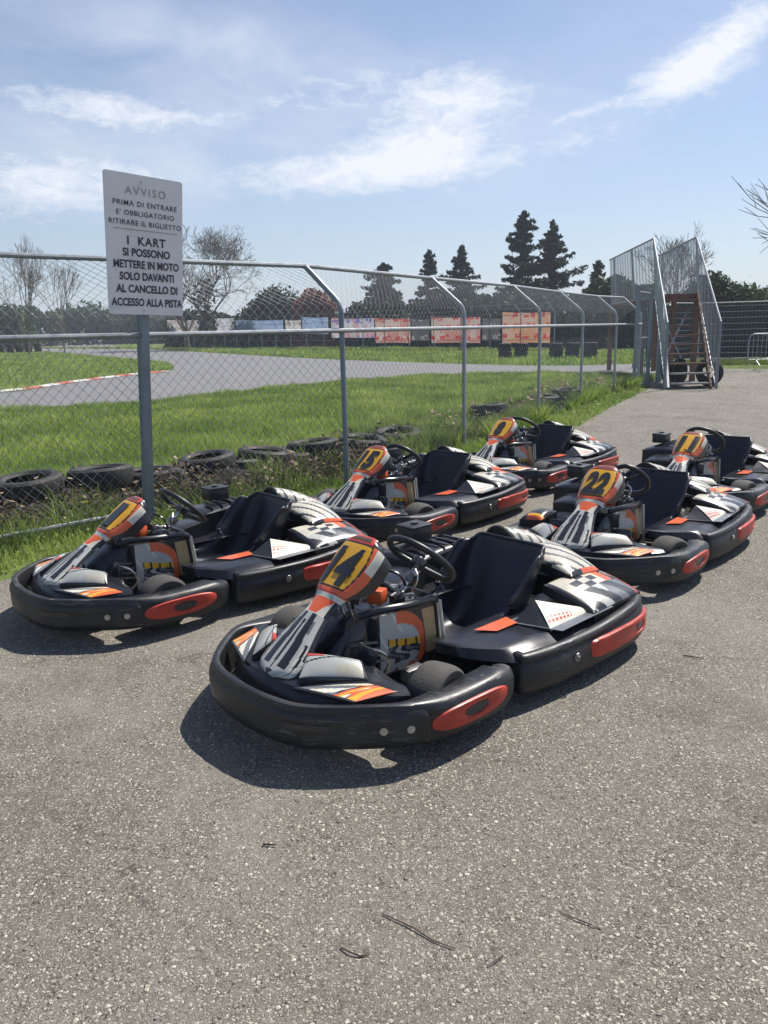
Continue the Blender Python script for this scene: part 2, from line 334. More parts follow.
def asphalt_mat():
    m, nt, b = newmat('worn_exposed_aggregate_asphalt'); L = nt.links.new
    tc = nn(nt, 'ShaderNodeTexCoord'); P = tc.outputs['Object']
    def vor(scale, feat='F1', rnd=1.):
        v = nn(nt, 'ShaderNodeTexVoronoi', feature=feat); v.inputs['Scale'].default_value = scale; v.inputs['Randomness'].default_value = rnd
        L(wv, v.inputs['Vector']); return v
    def mth(op, a, bb=None, c=None, clamp=False):
        n = nn(nt, 'ShaderNodeMath', operation=op); n.use_clamp = clamp
        for i, x in enumerate((a, bb, c)):
            if x is None: continue
            if isinstance(x, (int, float)): n.inputs[i].default_value = x
            else: L(x, n.inputs[i])
        return n.outputs[0]
    def noi(scale, detail=4, rough=.6):
        n = nn(nt, 'ShaderNodeTexNoise'); n.inputs['Scale'].default_value = scale; n.inputs['Detail'].default_value = detail; n.inputs['Roughness'].default_value = rough; L(P, n.inputs['Vector']); return n
    nw = noi(140, 2); va = nn(nt, 'ShaderNodeVectorMath', operation='MULTIPLY_ADD'); L(nw.outputs['Color'], va.inputs[0]); va.inputs[1].default_value = (.013, .013, .013); L(P, va.inputs[2]); wv = va.outputs[0]
    def mix(f, a, c):
        x = nn(nt, 'ShaderNodeMix', data_type='RGBA')
        if isinstance(f, float): x.inputs['Factor'].default_value = f
        else: L(f, x.inputs['Factor'])
        for nme, q in (('A', a), ('B', c)):
            if isinstance(q, tuple): x.inputs[nme].default_value = (*q, 1)
            else: L(q, x.inputs[nme])
        return x.outputs['Result']
    big = noi(.55, 6, .6).outputs['Fac']; mid = noi(3.2, 6, .65).outputs['Fac']; fine = noi(420, 3).outputs['Fac']
    tone = mth('ADD', mth('MULTIPLY', big, .55), mth('MULTIPLY', mid, .45))
    r = nn(nt, 'ShaderNodeMapRange'); r.inputs['From Min'].default_value = .40; r.inputs['From Max'].default_value = .60; L(tone, r.inputs['Value'])
    base = mix(r.outputs[0], (.205, .183, .150), (.130, .112, .086))
    fr = mth('MULTIPLY', mth('SUBTRACT', fine, .5), 1.1); f01 = mth('ADD', fr, .5, clamp=True)
    base = mix(mth('MULTIPLY', f01, .42), base, (.32, .295, .25))
    v1 = vor(190); sx = nn(nt, 'ShaderNodeSeparateColor'); L(v1.outputs['Color'], sx.inputs[0])
    g = mth('MULTIPLY', mth('LESS_THAN', v1.outputs['Distance'], .48), mth('GREATER_THAN', sx.outputs[0], .35))
    c1 = mix(sx.outputs[1], (.045, .04, .036), (.50, .46, .40))
    base = mix(mth('MULTIPLY', g, .8), base, c1)
    hs = mth('MULTIPLY', g, .35)
    for scl, lo, rg, den, amt in ((135, .22, .36, .34, .70), (88, .24, .30, .42, .80), (50, .18, .24, .80, .88)):
        v2 = vor(scl); s2 = nn(nt, 'ShaderNodeSeparateColor'); L(v2.outputs['Color'], s2.inputs[0])
        thr = mth('MULTIPLY_ADD', s2.outputs[2], rg, lo)
        dens = mth('SUBTRACT', den + .16, mth('MULTIPLY', r.outputs[0], .40))
        on = mth('GREATER_THAN', s2.outputs[0], dens)
        st = mth('MULTIPLY', mth('LESS_THAN', v2.outputs['Distance'], thr), on)
        rim = mth('SUBTRACT', mth('MULTIPLY', mth('LESS_THAN', v2.outputs['Distance'], mth('ADD', thr, .10)), on), st, clamp=True)
        base = mix(mth('MULTIPLY', rim, .9), base, (.035, .03, .024))
        base = mix(mth('MULTIPLY', st, amt), base, mix(s2.outputs[1], (.20, .17, .13), (.80, .74, .61)))
        hs = mth('ADD', hs, mth('MULTIPLY', mth('MULTIPLY', st, mth('SUBTRACT', thr, v2.outputs['Distance'])), 70. / scl))
    # hairline cracks, broken up
    vc = nn(nt, 'ShaderNodeTexVoronoi', feature='DISTANCE_TO_EDGE'); vc.inputs['Scale'].default_value = .42; nc = noi(1.6, 8, .7); vv = nn(nt, 'ShaderNodeVectorMath', operation='MULTIPLY_ADD'); L(nc.outputs['Color'], vv.inputs[0]); vv.inputs[1].default_value = (.9, .9, .9); L(P, vv.inputs[2]); L(vv.outputs[0], vc.inputs['Vector'])
    ck = mth('MULTIPLY', mth('LESS_THAN', vc.outputs['Distance'], mth('MULTIPLY', mid, .0065)), mth('GREATER_THAN', mid, .545))
    base = mix(mth('MULTIPLY', ck, .5), base, (.045, .04, .028)); hs = mth('SUBTRACT', hs, mth('MULTIPLY', ck, .5))
    # oil and dirt patches
    dn = noi(1.1, 8, .7).outputs['Fac']
    dr = nn(nt, 'ShaderNodeMapRange'); dr.inputs['From Min'].default_value = .52; dr.inputs['From Max'].default_value = .70; dr.inputs['To Max'].default_value = .48; L(dn, dr.inputs['Value'])
    base = mix(dr.outputs[0], base, (.085, .062, .045))
    bl = nn(nt, 'ShaderNodeMapRange'); bl.inputs['From Min'].default_value = .50; bl.inputs['From Max'].default_value = .68; bl.inputs['To Max'].default_value = .38; n9 = noi(.8, 7, .65); n9.inputs['Distortion'].default_value = .6; L(n9.outputs['Fac'], bl.inputs['Value']); base = mix(bl.outputs[0], base, (.38, .35, .30))
    L(base, b.inputs['Base Color']); b.inputs['Roughness'].default_value = .82; b.inputs['Specular IOR Level'].default_value = .35
    h = mth('ADD', hs, mth('MULTIPLY', fine, .3))
    bp = nn(nt, 'ShaderNodeBump'); bp.inputs['Strength'].default_value = 1.; bp.inputs['Distance'].default_value = .011; L(h, bp.inputs['Height']); L(bp.outputs[0], b.inputs['Normal'])
    return m
TRACKM = mat('track_asphalt', (.17, .165, .165), .8, var=.18, scale=1.1, bump=.4, bscale=80, dust=.25, dustcol=(.26, .25, .24))
KERBR = mat('kerb_red', (.5, .10, .07), .7, var=.3, scale=3, dust=.35); KERBW = mat('kerb_white', (.6, .58, .55), .7, var=.2, scale=3, dust=.3)

def flat(name, poly, z, m, label=None, sub=0):
    bm = bmesh.new(); vs = [bm.verts.new((x, y, z)) for x, y in poly]; bm.faces.new(vs)
    bmesh.ops.triangulate(bm, faces=bm.faces[:])
    me = bpy.data.meshes.new(name); bm.normal_update()
    for f in bm.faces:
        if f.normal.z < 0: f.normal_flip()
    bm.to_mesh(me); bm.free(); me.materials.append(m)
    o = bpy.data.objects.new(name, me); C.objects.link(o); return tag(o, label, None, None, 'structure')
flat('ground', [(-1500, -300), (1500, -300), (1500, 2500), (-1500, 2500)], 0., ground_mat())
def smooth_poly(P, n=6, jit=0.):
    Q = catmull(P, n); return [(q[0] + random.uniform(-jit, jit), q[1] + random.uniform(-jit, jit)) for q in Q]
EDGE = [(-9, -3.5), (-6.2, .6), (-4.0, 3.35), (-2.47, 4.85), (-1.7, 5.75), (-.3, 6.75), (1.2, 8.9), (2.5, 11.0), (3.83, 13.84), (5.2, 16.6), (6.1, 18.4)]
edge_s = smooth_poly(EDGE, 24, .035)
apron = edge_s + [(6.6, 19.5), (7.6, 22.5), (9.0, 27), (10.3, 27.6), (13, 25.6), (17, 24.0), (40, 20), (60, 5), (60, -20), (-9, -20)]
flat('asphalt_apron', apron, .006, asphalt_mat())
near = smooth_poly([(-30, 13.5), (-16, 15.2), (-8.16, 16.93), (-5.2, 18.2), (-2.4, 22.3), (.2, 25.0), (1.95, 25.9), (5.7, 25.2), (9, 23.6), (14, 34)], 8)
far = smooth_poly([(11, 31.5), (6.3, 31.6), (.9, 38.7), (-4.8, 48.2), (-16, 71), (-30, 100), (-60, 175), (-69, 199)], 8)
flat('race_track', near + far + [(-160, 199), (-160, 120), (-80, 30), (-60, 13)], .010, TRACKM)
island = smooth_poly([(-40, 21.5), (-20, 22.2), (-11.4, 22.9), (-10.8, 25.2), (-10.9, 27.4), (-10.3, 31.5), (-9.3, 34.2), (-9.8, 38), (-13, 47), (-21.5, 61.7), (-38.5, 90.5), (-60, 112)], 8) + [(-120, 112), (-90, 40)]
flat('grass_island', island, .02, bpy.data.materials['meadow_soil'])
# red and white kerb round the island
kb = MB(); kp = catmull([(-22, 21.4), (-16, 22.0), (-12.2, 22.6), (-11.0, 24.2), (-10.75, 27.4), (-10.1, 31.5), (-9.2, 34.0)], 14)
acc = 0; 
for i in range(len(kp) - 1):
    a, b_ = kp[i], kp[i + 1]; dd = b_ - a; l = np.hypot(*dd); n_ = np.array([dd[1], -dd[0]]) / l * .32; acc += l
    m = KERBR if int(acc / 1.1) % 2 else KERBW
    vs = [(*(a - n_), .024), (*(b_ - n_), .024), (*b_, .06), (*a, .06), (*(a + n_), .026), (*(b_ + n_), .026)]
    kb.add(vs, [[0, 1, 2, 3], [3, 2, 5, 4]], m, False)
tag(kb.build('track_kerb'), kind='structure')

# ------------------------------------------------------------------ kart
FB = catmull([(1.168, 0), (1.158, .14), (1.12, .28), (1.03, .392), (.935, .480), (.83, .558), (.70, .603), (.55, .616), (.40, .612), (.30, .592), (.245, .545)], 7)
FBL = [(p[0], -p[1]) for p in FB[::-1]][:-1] + [(p[0], p[1]) for p in FB]        # right end -> nose -> left end
SB = catmull([(.205, .50), (.205, .565), (.13, .595), (0, .614), (-.15, .622), (-.35, .624), (-.53, .615), (-.68, .59), (-.79, .53), (-.86, .43), (-.895, .30), (-.905, .14), (-.905, 0)], 7)
SBL = [(p[0], p[1]) for p in SB] + [(p[0], -p[1]) for p in SB[::-1]][1:]           # left front -> rear -> right front
def pathinfo(P, sgn):
    P = [np.array(p, float) for p in P]; N = []; Ls = [0]
    for i in range(len(P)):
        t = P[min(i + 1, len(P) - 1)] - P[max(i - 1, 0)]; t /= np.linalg.norm(t); N.append(np.array([t[1], -t[0]]) * sgn)
    for i in range(1, len(P)): Ls.append(Ls[-1] + np.linalg.norm(P[i] - P[i - 1]))
    return np.array(P), np.array(N), np.array(Ls)
FP, FN, FL = pathinfo(FBL, 1); SP_, SN, SLn = pathinfo(SBL, 1)
if (FN[len(FN) // 2][0] < 0): FN = -FN
if (SN[len(SN) // 2][0] > 0): SN = -SN
def onpath(P, N, Ls, l):
    l = min(max(l, 0), Ls[-1]); i = min(int(np.searchsorted(Ls, l)), len(Ls) - 1); i = max(i, 1)
    t = (l - Ls[i - 1]) / (Ls[i] - Ls[i - 1]); p = P[i - 1] * (1 - t) + P[i] * t; n = N[i - 1] * (1 - t) + N[i] * t
    return p, n / np.linalg.norm(n)
def l_at(P, Ls, x, side):      # arclength where the path has this x on this side (sign of y)
    best = min((abs(p[0] - x), Ls[i]) for i, p in enumerate(P) if p[1] * side > .05); return best[1]
def sweep(mb, P, N, prof, m):
    n = len(P); vs = []; K = None
    for i in range(n):
        pr = prof(P[i], i); K = len(pr)
        for o, z in pr: vs.append((P[i][0] + N[i][0] * o, P[i][1] + N[i][1] * o, z))
    fs = []
    for i in range(n - 1):
        for k in range(K): fs.append([i * K + k, (i + 1) * K + k, (i + 1) * K + (k + 1) % K, i * K + (k + 1) % K])
    fs.append(list(range(K))[::-1]); fs.append([(n - 1) * K + k for k in range(K)])
    mb.add(vs, fs, m)
def sm(a, b, x): t = min(max((x - a) / (b - a), 0), 1); return t * t * (3 - 2 * t)
def patch(mb, c, bulge, skirt, paint, nu=26, nv=26, thick=0.0, edgeround=.12):
    """c: 4 corners (u0v0,u1v0,u1v1,u0v1); domed panel with a downward skirt"""
    c = [np.array(q, float) for q in c]
    def fn(u, v):
        p = (1 - u) * (1 - v) * c[0] + u * (1 - v) * c[1] + u * v * c[2] + (1 - u) * v * c[3]
        e = min(u, 1 - u, v, 1 - v); p = p.copy(); p[2] += bulge * 4 * math.sqrt(max(u * (1 - u) * v * (1 - v), 0)) 
        return p
    mb.grid(nu, nv, fn, paint)
    ring = [(i / nu, 0) for i in range(nu)] + [(1, j / nv) for j in range(nv)] + [(1 - i / nu, 1) for i in range(nu)] + [(0, 1 - j / nv) for j in range(nv)]
    vs = []; n = len(ring)
    for (u, v) in ring:
        p = fn(u, v); vs.append(p); q = p.copy(); q[2] -= skirt; vs.append(q)
    mid = sum(c) / 4
    mb.add(vs, [[2 * i, 2 * ((i + 1) % n), 2 * ((i + 1) % n) + 1, 2 * i + 1] for i in range(n)], BLACK)

kart = empty('racing_kart', (0, 0, 0))
# front bumper
def fprof(p, i):
    f = sm(.62, .92, p[0]); wd = .032 * f + .125 * (1 - f); wd -= .04 * (1 - sm(.24, .34, p[0]))
    zt = .240 * f + .222 * (1 - f) - .02 * (1 - sm(.24, .36, p[0])); s = .009 * f + .030 * (1 - f)
    return [(-.03, .066), (-.008, .074), (.0, .10), (.004, .14), (.003, zt - .035), (.001, zt - .8 * s - .006), (-.3 * s, zt - .35 * s), (-s, zt - .002), (-1.7 * s, zt), (-wd + .4 * s, zt - .004), (-wd, zt - .4 * s - .006), (-wd, .10), (-wd + .01, .07)]
b = MB(); sweep(b, FP, FN, fprof, BUMP)
fb = b.build('front_bumper', kart, sharp=50)
# raised plate round the nose of the bumper, with slot and bolts
l0, l1 = l_at(FP, FL, .765, -1), l_at(FP, FL, .765, 1)
b = MB(); n = 110
def pf(u, v):
    l = l0 + (l1 - l0) * u; p, nr = onpath(FP, FN, FL, l); e = min(u, 1 - u) * (l1 - l0); rr = .045
    sh = 0 if e > rr else rr - math.sqrt(max(rr * rr - (rr - e) ** 2, 0))
    z0, z1 = .082, .214 - sh; z = z0 + (z1 - z0) * v; o = .012 + .002 * math.sin(PI * v) - (.010 if v in (0., 1.) or u in (0., 1.) else 0)
    return (p[0] + nr[0] * o, p[1] + nr[1] * o, z)
b.grid(n, 8, pf, BUMP)
pl = b.build('bumper_plate', kart)
for side in (1, -1):
    for x, z in ((.905, .15), (.822, .15)):
        l = l_at(FP, FL, x, side); p, nr = onpath(FP, FN, FL, l)
        b = MB(); b.lathe([(0, .006), (.006, .006), (.007, .003), (.014, .003), (.015, 0), (0, 0)], (p[0] + nr[0] * .013, p[1] + nr[1] * .013, z), (nr[0], nr[1], 0), BOLT, 16, closed=False); b.build('bolt', kart)
    l = l_at(FP, FL, 1.10, side); b = MB()
    def sf(u, v, l=l):
        p, nr = onpath(FP, FN, FL, l + (u - .5) * .16); o = .0165; return (p[0] + nr[0] * o, p[1] + nr[1] * o, .155 + .022 * v)
    b.grid(12, 2, sf, P_BLK); b.build('slot', kart)
# red inserts
def ring_insert(name, P, N, Ls, lc, hl, zc, hz, tilt, hole, sq=2.):
    b = MB(); nu = 48
    rad = [(0, -.006), (.04, .006), (.14, .011), (.5, .013), (.86, .012), (1., .002)]
    def fn(u, v):
        a = 2 * PI * u; ca, sa = math.cos(a), math.sin(a)
        k = rad[min(int(round(v * (len(rad) - 1))), len(rad) - 1)]
        ex = abs(ca) ** (2 / sq) * (1 if ca > 0 else -1); ez = abs(sa) ** (2 / sq) * (1 if sa > 0 else -1)
        ox, oz = hl * ex, hz * ez; hx, hzz = hole[2] * ca + hole[0], hole[3] * sa + hole[1]
        t = k[0]; x = ox * (1 - t) + hx * t; z = oz * (1 - t) + hzz * t
        p, nr = onpath(P, N, Ls, lc + x); return (p[0] + nr[0] * k[1], p[1] + nr[1] * k[1], zc + z + tilt * x)
    b.grid(nu, len(rad) - 1, fn, REDI, closed_u=True)
    # dark recess behind the hole
    def hf(u, v):
        a = 2 * PI * u; x = (hole[2] * math.cos(a)) * v * 1.05 + hole[0]; z = hole[3] * math.sin(a) * v * 1.05 + hole[1]
        p, nr = onpath(P, N, Ls, lc + x); return (p[0] + nr[0] * .0045, p[1] + nr[1] * .0045, zc + z + tilt * x)
    b.grid(24, 2, hf, P_BLK, closed_u=True)
    return b.build(name, kart, recalc=False)
for side in (1, -1):
    la, lb = l_at(FP, FL, .75, side), l_at(FP, FL, .345, side)
    ring_insert('red_insert', FP, FN, FL, (la + lb) / 2, abs(lb - la) / 2, .147, .046, .012 * side, (.015 * side, 0, .062, .022), 2.6)
# side and rear bumper
def sprof(p, i):
    f = sm(-.3, -.8, -p[0]) if False else 0; ft = sm(.16, .21, p[0]); zt = .225 + .022 * sm(-.2, -.7, p[0]) if p[0] < -.2 else .222
    zt = .222 + .022 * (1 - sm(-.7, -.2, p[0]))
    return [(-.05, .05), (-.012, .055), (.0, .075), (.0, .12), (-.006, zt - .05), (-.016, zt - .036), (-.010, zt - .022), (-.014, zt - .008), (-.03, zt), (-.05, zt - .002), (-.07, zt - .014), (-.075, zt - .04), (-.07, .055)]
b = MB(); sweep(b, SP_, SN, sprof, BUMP); b.build('side_bumper', kart, sharp=50)
for side in (1, -1):
    ls = [l for l in SLn]
    la = l_at(SP_, SLn, -.20, side); lb = l_at(SP_, SLn, -.80, side)
    ring_insert('red_insert', SP_, SN, SLn, (la + lb) / 2, abs(lb - la) / 2, .138, .044, -.02 * side * (1 if lb > la else -1), (.13 * side, .0, .032, .022), 7.)
    l = l_at(SP_, SLn, -.10, side); p, nr = onpath(SP_, SN, SLn, l)
    b = MB(); b.lathe([(0, .008), (.007, .008), (.008, .004), (.018, .004), (.02, 0), (0, 0)], (p[0] + nr[0] * .002, p[1] + nr[1] * .002, .145), (nr[0], nr[1], 0), STEEL, 16, closed=False); b.build('bolt', kart)
    # dark side tray between seat and bumper
    b = MB()
    prof = [(.36, .24), (.32, .37), (.20, .55), (0, .565), (-.3, .57), (-.55, .56), (-.68, .53)]
    def tr(u, v, side=side, prof=prof):
        k = u * (len(prof) - 1); i = min(int(k), len(prof) - 2); t = k - i; x = prof[i][0] * (1 - t) + prof[i + 1][0] * t; yo = prof[i][1] * (1 - t) + prof[i + 1][1] * t
        yi = .19 if x > -.3 else .16; y = yi + (yo - yi) * v; z = .228 + .010 * math.sin(PI * min(v * 1.1, 1)) - .035 * sm(.80, 1., v) + .004 * math.sin(x * 20) * v
        return (x, side * y, z)
    b.grid(30, 10, tr, BLACKG)
    def tr2(u, v, tr=tr):
        p = tr(u, 1); return (p[0], p[1], p[2] - v * .05)
    b.build('side_tray', kart)
# side scoop and decals (left) and floor decal
b = MB()
A, B_, T, D = (-.03, .325, .238), (-.08, .50, .236), (-.165, .350, .318), (-.42, .50, .246); A2 = (-.33, .33, .24); T2 = (-.23, .40, .300)
b.add([A, B_, T, D, A2, T2], [[0, 1, 2]], P_BLK, False)
def q2(u, v):
    a_ = np.array(B_) * (1 - v) + np.array(T) * v; c_ = np.array(D); p = a_ * (1 - u) + c_ * u; p[2] += .022 * math.sin(PI * v) * (1 - u) * (u + .3); return p
def q2p(u, v): return P_RED if (.18 < v < .62 and u < .5 and int(u * 40) % 3 and int(v * 14) % 2) else P_WHT
b.grid(40, 20, q2, q2p)
b.add([T, A, A2, D], [[0, 1, 2, 3]], P_GRY, False)
b.build('side_scoop', kart)
b = MB(); b.add([(-.02, .30, .243), (-.10, .545, .243), (-.50, .545, .250), (-.50, .31, .243)], [[0, 1, 2, 3]], P_GRY, False)
b.add([(-.02, .30, .2), (-.10, .535, .2), (-.43, .53, .2), (-.46, .31, .2)], [[0, 1, 2, 3]], P_GRY, False)
b.build('side_panel', kart)
b = MB(); b.add([(.16, .27, .2465), (.10, .35, .2465), (-.04, .35, .2465), (-.06, .27, .2465)], [[0, 1, 2, 3]], P_ORG, False); b.build('orange_decal', kart)
# floor pan and chassis rails
b = MB(); b.box((.42, 0, .045), (.9, .56, .006), STEEL)
for s in (1, -1):
    b.tube([(1.05, s * .22, .07), (.6, s * .26, .065), (.1, s * .30, .065), (-.5, s * .30, .07), (-.78, s * .28, .12)], .015, P_BLK)
    b.tube([(.59, s * .20, .10), (.59, s * .40, .12)], .016, CHROME)
b.tube([(1.02, -.25, .08), (1.02, .25, .08)], .014, P_BLK); b.tube([(-.45, -.52, .14), (-.45, .52, .14)], .02, STEEL)
for z in (.09, .16): b.tube([(1.05, -.24, z), (1.09, 0, z), (1.05, .24, z)], .012, P_BLK)
b.tube([(.30, .05, .15), (.55, .33, .13)], .008, CHROME); b.tube([(.30, -.05, .15), (.55, -.33, .13)], .008, CHROME)
b.build('chassis', kart)
# wheels
def wheel(x, y, r, wd, rz):
    w = empty('wheel', (x, y, r)); w.parent = kart; w.rotation_euler = (0, 0, rz); h = wd / 2
    b = MB(); b.lathe([(r * .54, -h * .8), (r * .72, -h * .98), (r * .88, -h), (r * .96, -h * .86), (r, -h * .55), (r * 1.01, 0), (r, h * .55), (r * .96, h * .86), (r * .88, h), (r * .72, h * .98), (r * .54, h * .8)], (0, 0, 0), (0, 1, 0), TYREK, 40); b.build('tyre', w)
    b = MB(); b.lathe([(r * .56, -h * .82), (r * .56, h * .82), (r * .5, h * .8), (r * .42, h * .2), (r * .2, h * .15), (r * .2, h * .7), (0, h * .7), (0, -h * .2), (r * .42, -h * .2), (r * .5, -h * .8)], (0, 0, 0), (0, 1, 0), STEEL, 28, closed=True); b.build('rim', w)
wheel(.585, .452, .138, .135, R(8)); wheel(.585, -.452, .138, .135, R(8)); wheel(-.46, .395, .138, .18, 0); wheel(-.46, -.395, .138, .18, 0)
# nose body
la, lb = l_at(FP, FL, .80, -1), l_at(FP, FL, .80, 1)
def nb(u, v):
    p, nr = onpath(FP, FN, FL, la + (lb - la) * u); a_ = 2 * u - 1
    o = np.array([p[0] - nr[0] * .068, p[1] - nr[1] * .068]); i_ = np.array([.74, a_ * .42]); q = o * (1 - v) + i_ * v
    z = .135 + .085 * sm(0, .16, v) + .05 * math.sin(PI * min(v * .75, 1)) * (1 - .5 * abs(a_)) + .02 * math.exp(-((abs(a_) - .62) / .22) ** 2) * v
    return (q[0], q[1], z)
b = MB(); b.grid(60, 18, nb, BLACKG)
b.build('nose_body', kart)
for s in (1, -1):
    def pl_(u, v):
        if v < .05 or u > .96 or (.80 < v < .84) or abs(v - .55 * u - .55) < .035: return P_BLK
        if v - .55 * u < .12 and u > .55: return P_CRM
        return P_RED if (v > .80 and u < .30) else (P_TEAL if (.72 < v < .76 and .2 < u < .8 and int(u * 60) % 2) else P_SIL)
    b = MB(); patch(b, [(1.01, s * .155, .262), (.835, s * .345, .262), (.80, s * .275, .305), (.925, s * .105, .325)], .022, .03, pl_, 40, 26); b.build('fairing_panel', kart)
    def st_(u, v):
        if v < .06 or v > .95 or u < .03: return P_BLK
        d_ = u * 1.25 + (v - .5) * .5 + .06 * math.sin(u * 30)
        if d_ > .78: return P_ORG if int((u * 9 + v * 3)) % 4 else P_YEL
        if d_ > .5: return (P_YEL, P_WHT, P_BLK, P_ORG)[int(u * 17 + v * 5) % 4]
        return P_WHT if int(u * 7 - v * 4) % 3 else P_GRY
    b = MB(); patch(b, [(1.045, s * .165, .243), (.955, s * .40, .236), (.79, s * .455, .240), (.835, s * .355, .255)], .008, .012, st_, 46, 16); b.build('stripe_decal', kart)
# number fairing
SPN = [(0, 1.05, .252, .035), (.08, 1.02, .274, .122), (.2, .945, .328, .126), (.32, .875, .380, .100), (.46, .80, .432, .078), (.56, .745, .470, .086), (.605, .722, .490, .108), (.70, .670, .533, .126), (.86, .585, .604, .136), (.95, .53, .644, .124), (1., .495, .653, .100)]
SPc = catmull([q[1:] for q in SPN], 10); SPs = np.interp(np.arange(len(SPc)), np.arange(0, len(SPc), 10), [q[0] for q in SPN])
def SF(s, t, off=0.):
    x = np.interp(s, SPs, [q[0] for q in SPc]); z = np.interp(s, SPs, [q[1] for q in SPc]); w_ = np.interp(s, SPs, [q[2] for q in SPc])
    x2 = np.interp(s + .01, SPs, [q[0] for q in SPc]) - np.interp(s - .01, SPs, [q[0] for q in SPc]); z2 = np.interp(s + .01, SPs, [q[1] for q in SPc]) - np.interp(s - .01, SPs, [q[1] for q in SPc])
    nx, nz = z2, -x2; l = math.hypot(nx, nz) + 1e-9; nx, nz = nx / l, nz / l
    dep = .035 + .03 * sm(.55, .7, s); a_ = abs(t); dr = dep * (a_ ** (2.4 + 2.2 * sm(.56, .64, s))) + (.05 * sm(.6, .75, s) * max(0, a_ - .86) / .14 if a_ > .86 else 0)
    return (x + nx * (off - dr), t * w_ * (1 - .06 * max(0, a_ - .86) / .14), z + nz * (off - dr))
def fpaint(u, v):
    s, t = u, 2 * v - 1; a_ = abs(t)
    if s > .60:
        k = (s - .60) / .40
        if k > .84: return P_BRN if (a_ < .5 and .87 < k < .96) else (P_RED if a_ < .62 else P_BLK)
        if a_ > .90: return P_BLK
        if a_ > .80: return P_WHT if k > .45 else P_ORG
        in1 = a_ < (.62 + .10 * math.sin(PI * min(max((k - .05) / .8, 0), 1))) and .10 < k < .80
        in0 = a_ < (.665 + .10 * math.sin(PI * min(max((k - .05) / .8, 0), 1))) and .065 < k < .835
        if in1: return P_YEL
        if in0: return P_BLK
        return P_ORG
    if s > .55: return P_RED if s > .585 else (P_TEAL if a_ < .6 and int(t * 22) % 2 and s < .575 else P_WHT)
    if s > .43:
        k = (s - .43) / .12
        if a_ > .78: return P_BLK
        return P_ORG if a_ < .25 + .55 * k and k > .1 else P_WHT
    # silver and black wedge pattern
    if a_ > .93: return P_BLK
    p = (.43 - s) / .43
    if .16 + .06 * p < a_ < .46 + .10 * p and p < .80: return P_BLK
    if a_ < .03 + .05 * (1 - p) or (p > .88 and a_ < .22): return P_BLK if .12 < p else P_SIL
    if p > .42 and .66 + .20 * (p - .4) < a_ < .72 + .30 * (p - .3) * (1 - p) + .03: return P_BLK
    if p < .30 and .46 < a_ < .60 and p > .1: return P_GRY
    if a_ > .84 and p < .62: return P_BLK
    return P_WHT if (a_ > .62 and p > .45 and int(p * 40 + a_ * 10) % 5) else P_SIL
b = MB(); b.grid(150, 70, lambda u, v: SF(u, 2 * v - 1), fpaint)
fair = b.build('number_fairing', kart)
b = MB()   # black back shell under the number plate
b.grid(30, 14, lambda u, v: (lambda p: (p[0] - .035 * math.sin(PI * v), p[1] * .97, p[2] - .055 * math.sin(PI * v)))(SF(.50 + .5 * u, (2 * v - 1) * .97, -.006)), BLACKG)
b.tube([(.66, -.03, .44), (.60, -.03, .25)], .007, STEEL); b.tube([(.66, .03, .44), (.60, .03, .25)], .007, STEEL)
b.build('fairing_bracket', fair)
def number(txt, parent):
    vs, fs = text_geo(txt, .17, bold=.0095, shear=.0, spacing=.98 if txt != '22' else 1.04)
    xs = [v[0] for v in vs]; ys = [v[1] for v in vs]; cx, cy = (min(xs) + max(xs)) / 2, (min(ys) + max(ys)) / 2; hx, hy = (max(xs) - min(xs)) / 2, (max(ys) - min(ys)) / 2
    me = bpy.data.meshes.new('race_number'); bm = bmesh.new(); bv = [bm.verts.new(v) for v in vs]
    for f in fs:
        try: bm.faces.new([bv[i] for i in f])
        except ValueError: pass
    bmesh.ops.triangulate(bm, faces=bm.faces[:]); bmesh.ops.subdivide_edges(bm, edges=bm.edges[:], cuts=4, use_grid_fill=True)
    W = .150 if len(txt) > 1 else .085
    for v in bm.verts:
        x = (v.co.x - cx) / hx; y = (v.co.y - cy) / hy; s = .768 + y * .122; wloc = np.interp(s, SPs, [q[2] for q in SPc])
        t = (x + .12 * y) * W / 2 / wloc; v.co = SF(s, t, .005)
    # reading direction: seen from the front the text must run to the viewer's right = kart's left
    bm.to_mesh(me); bm.free(); me.materials.append(P_BLK); o = bpy.data.objects.new('race_number', me); C.objects.link(o); o.parent = parent; return o
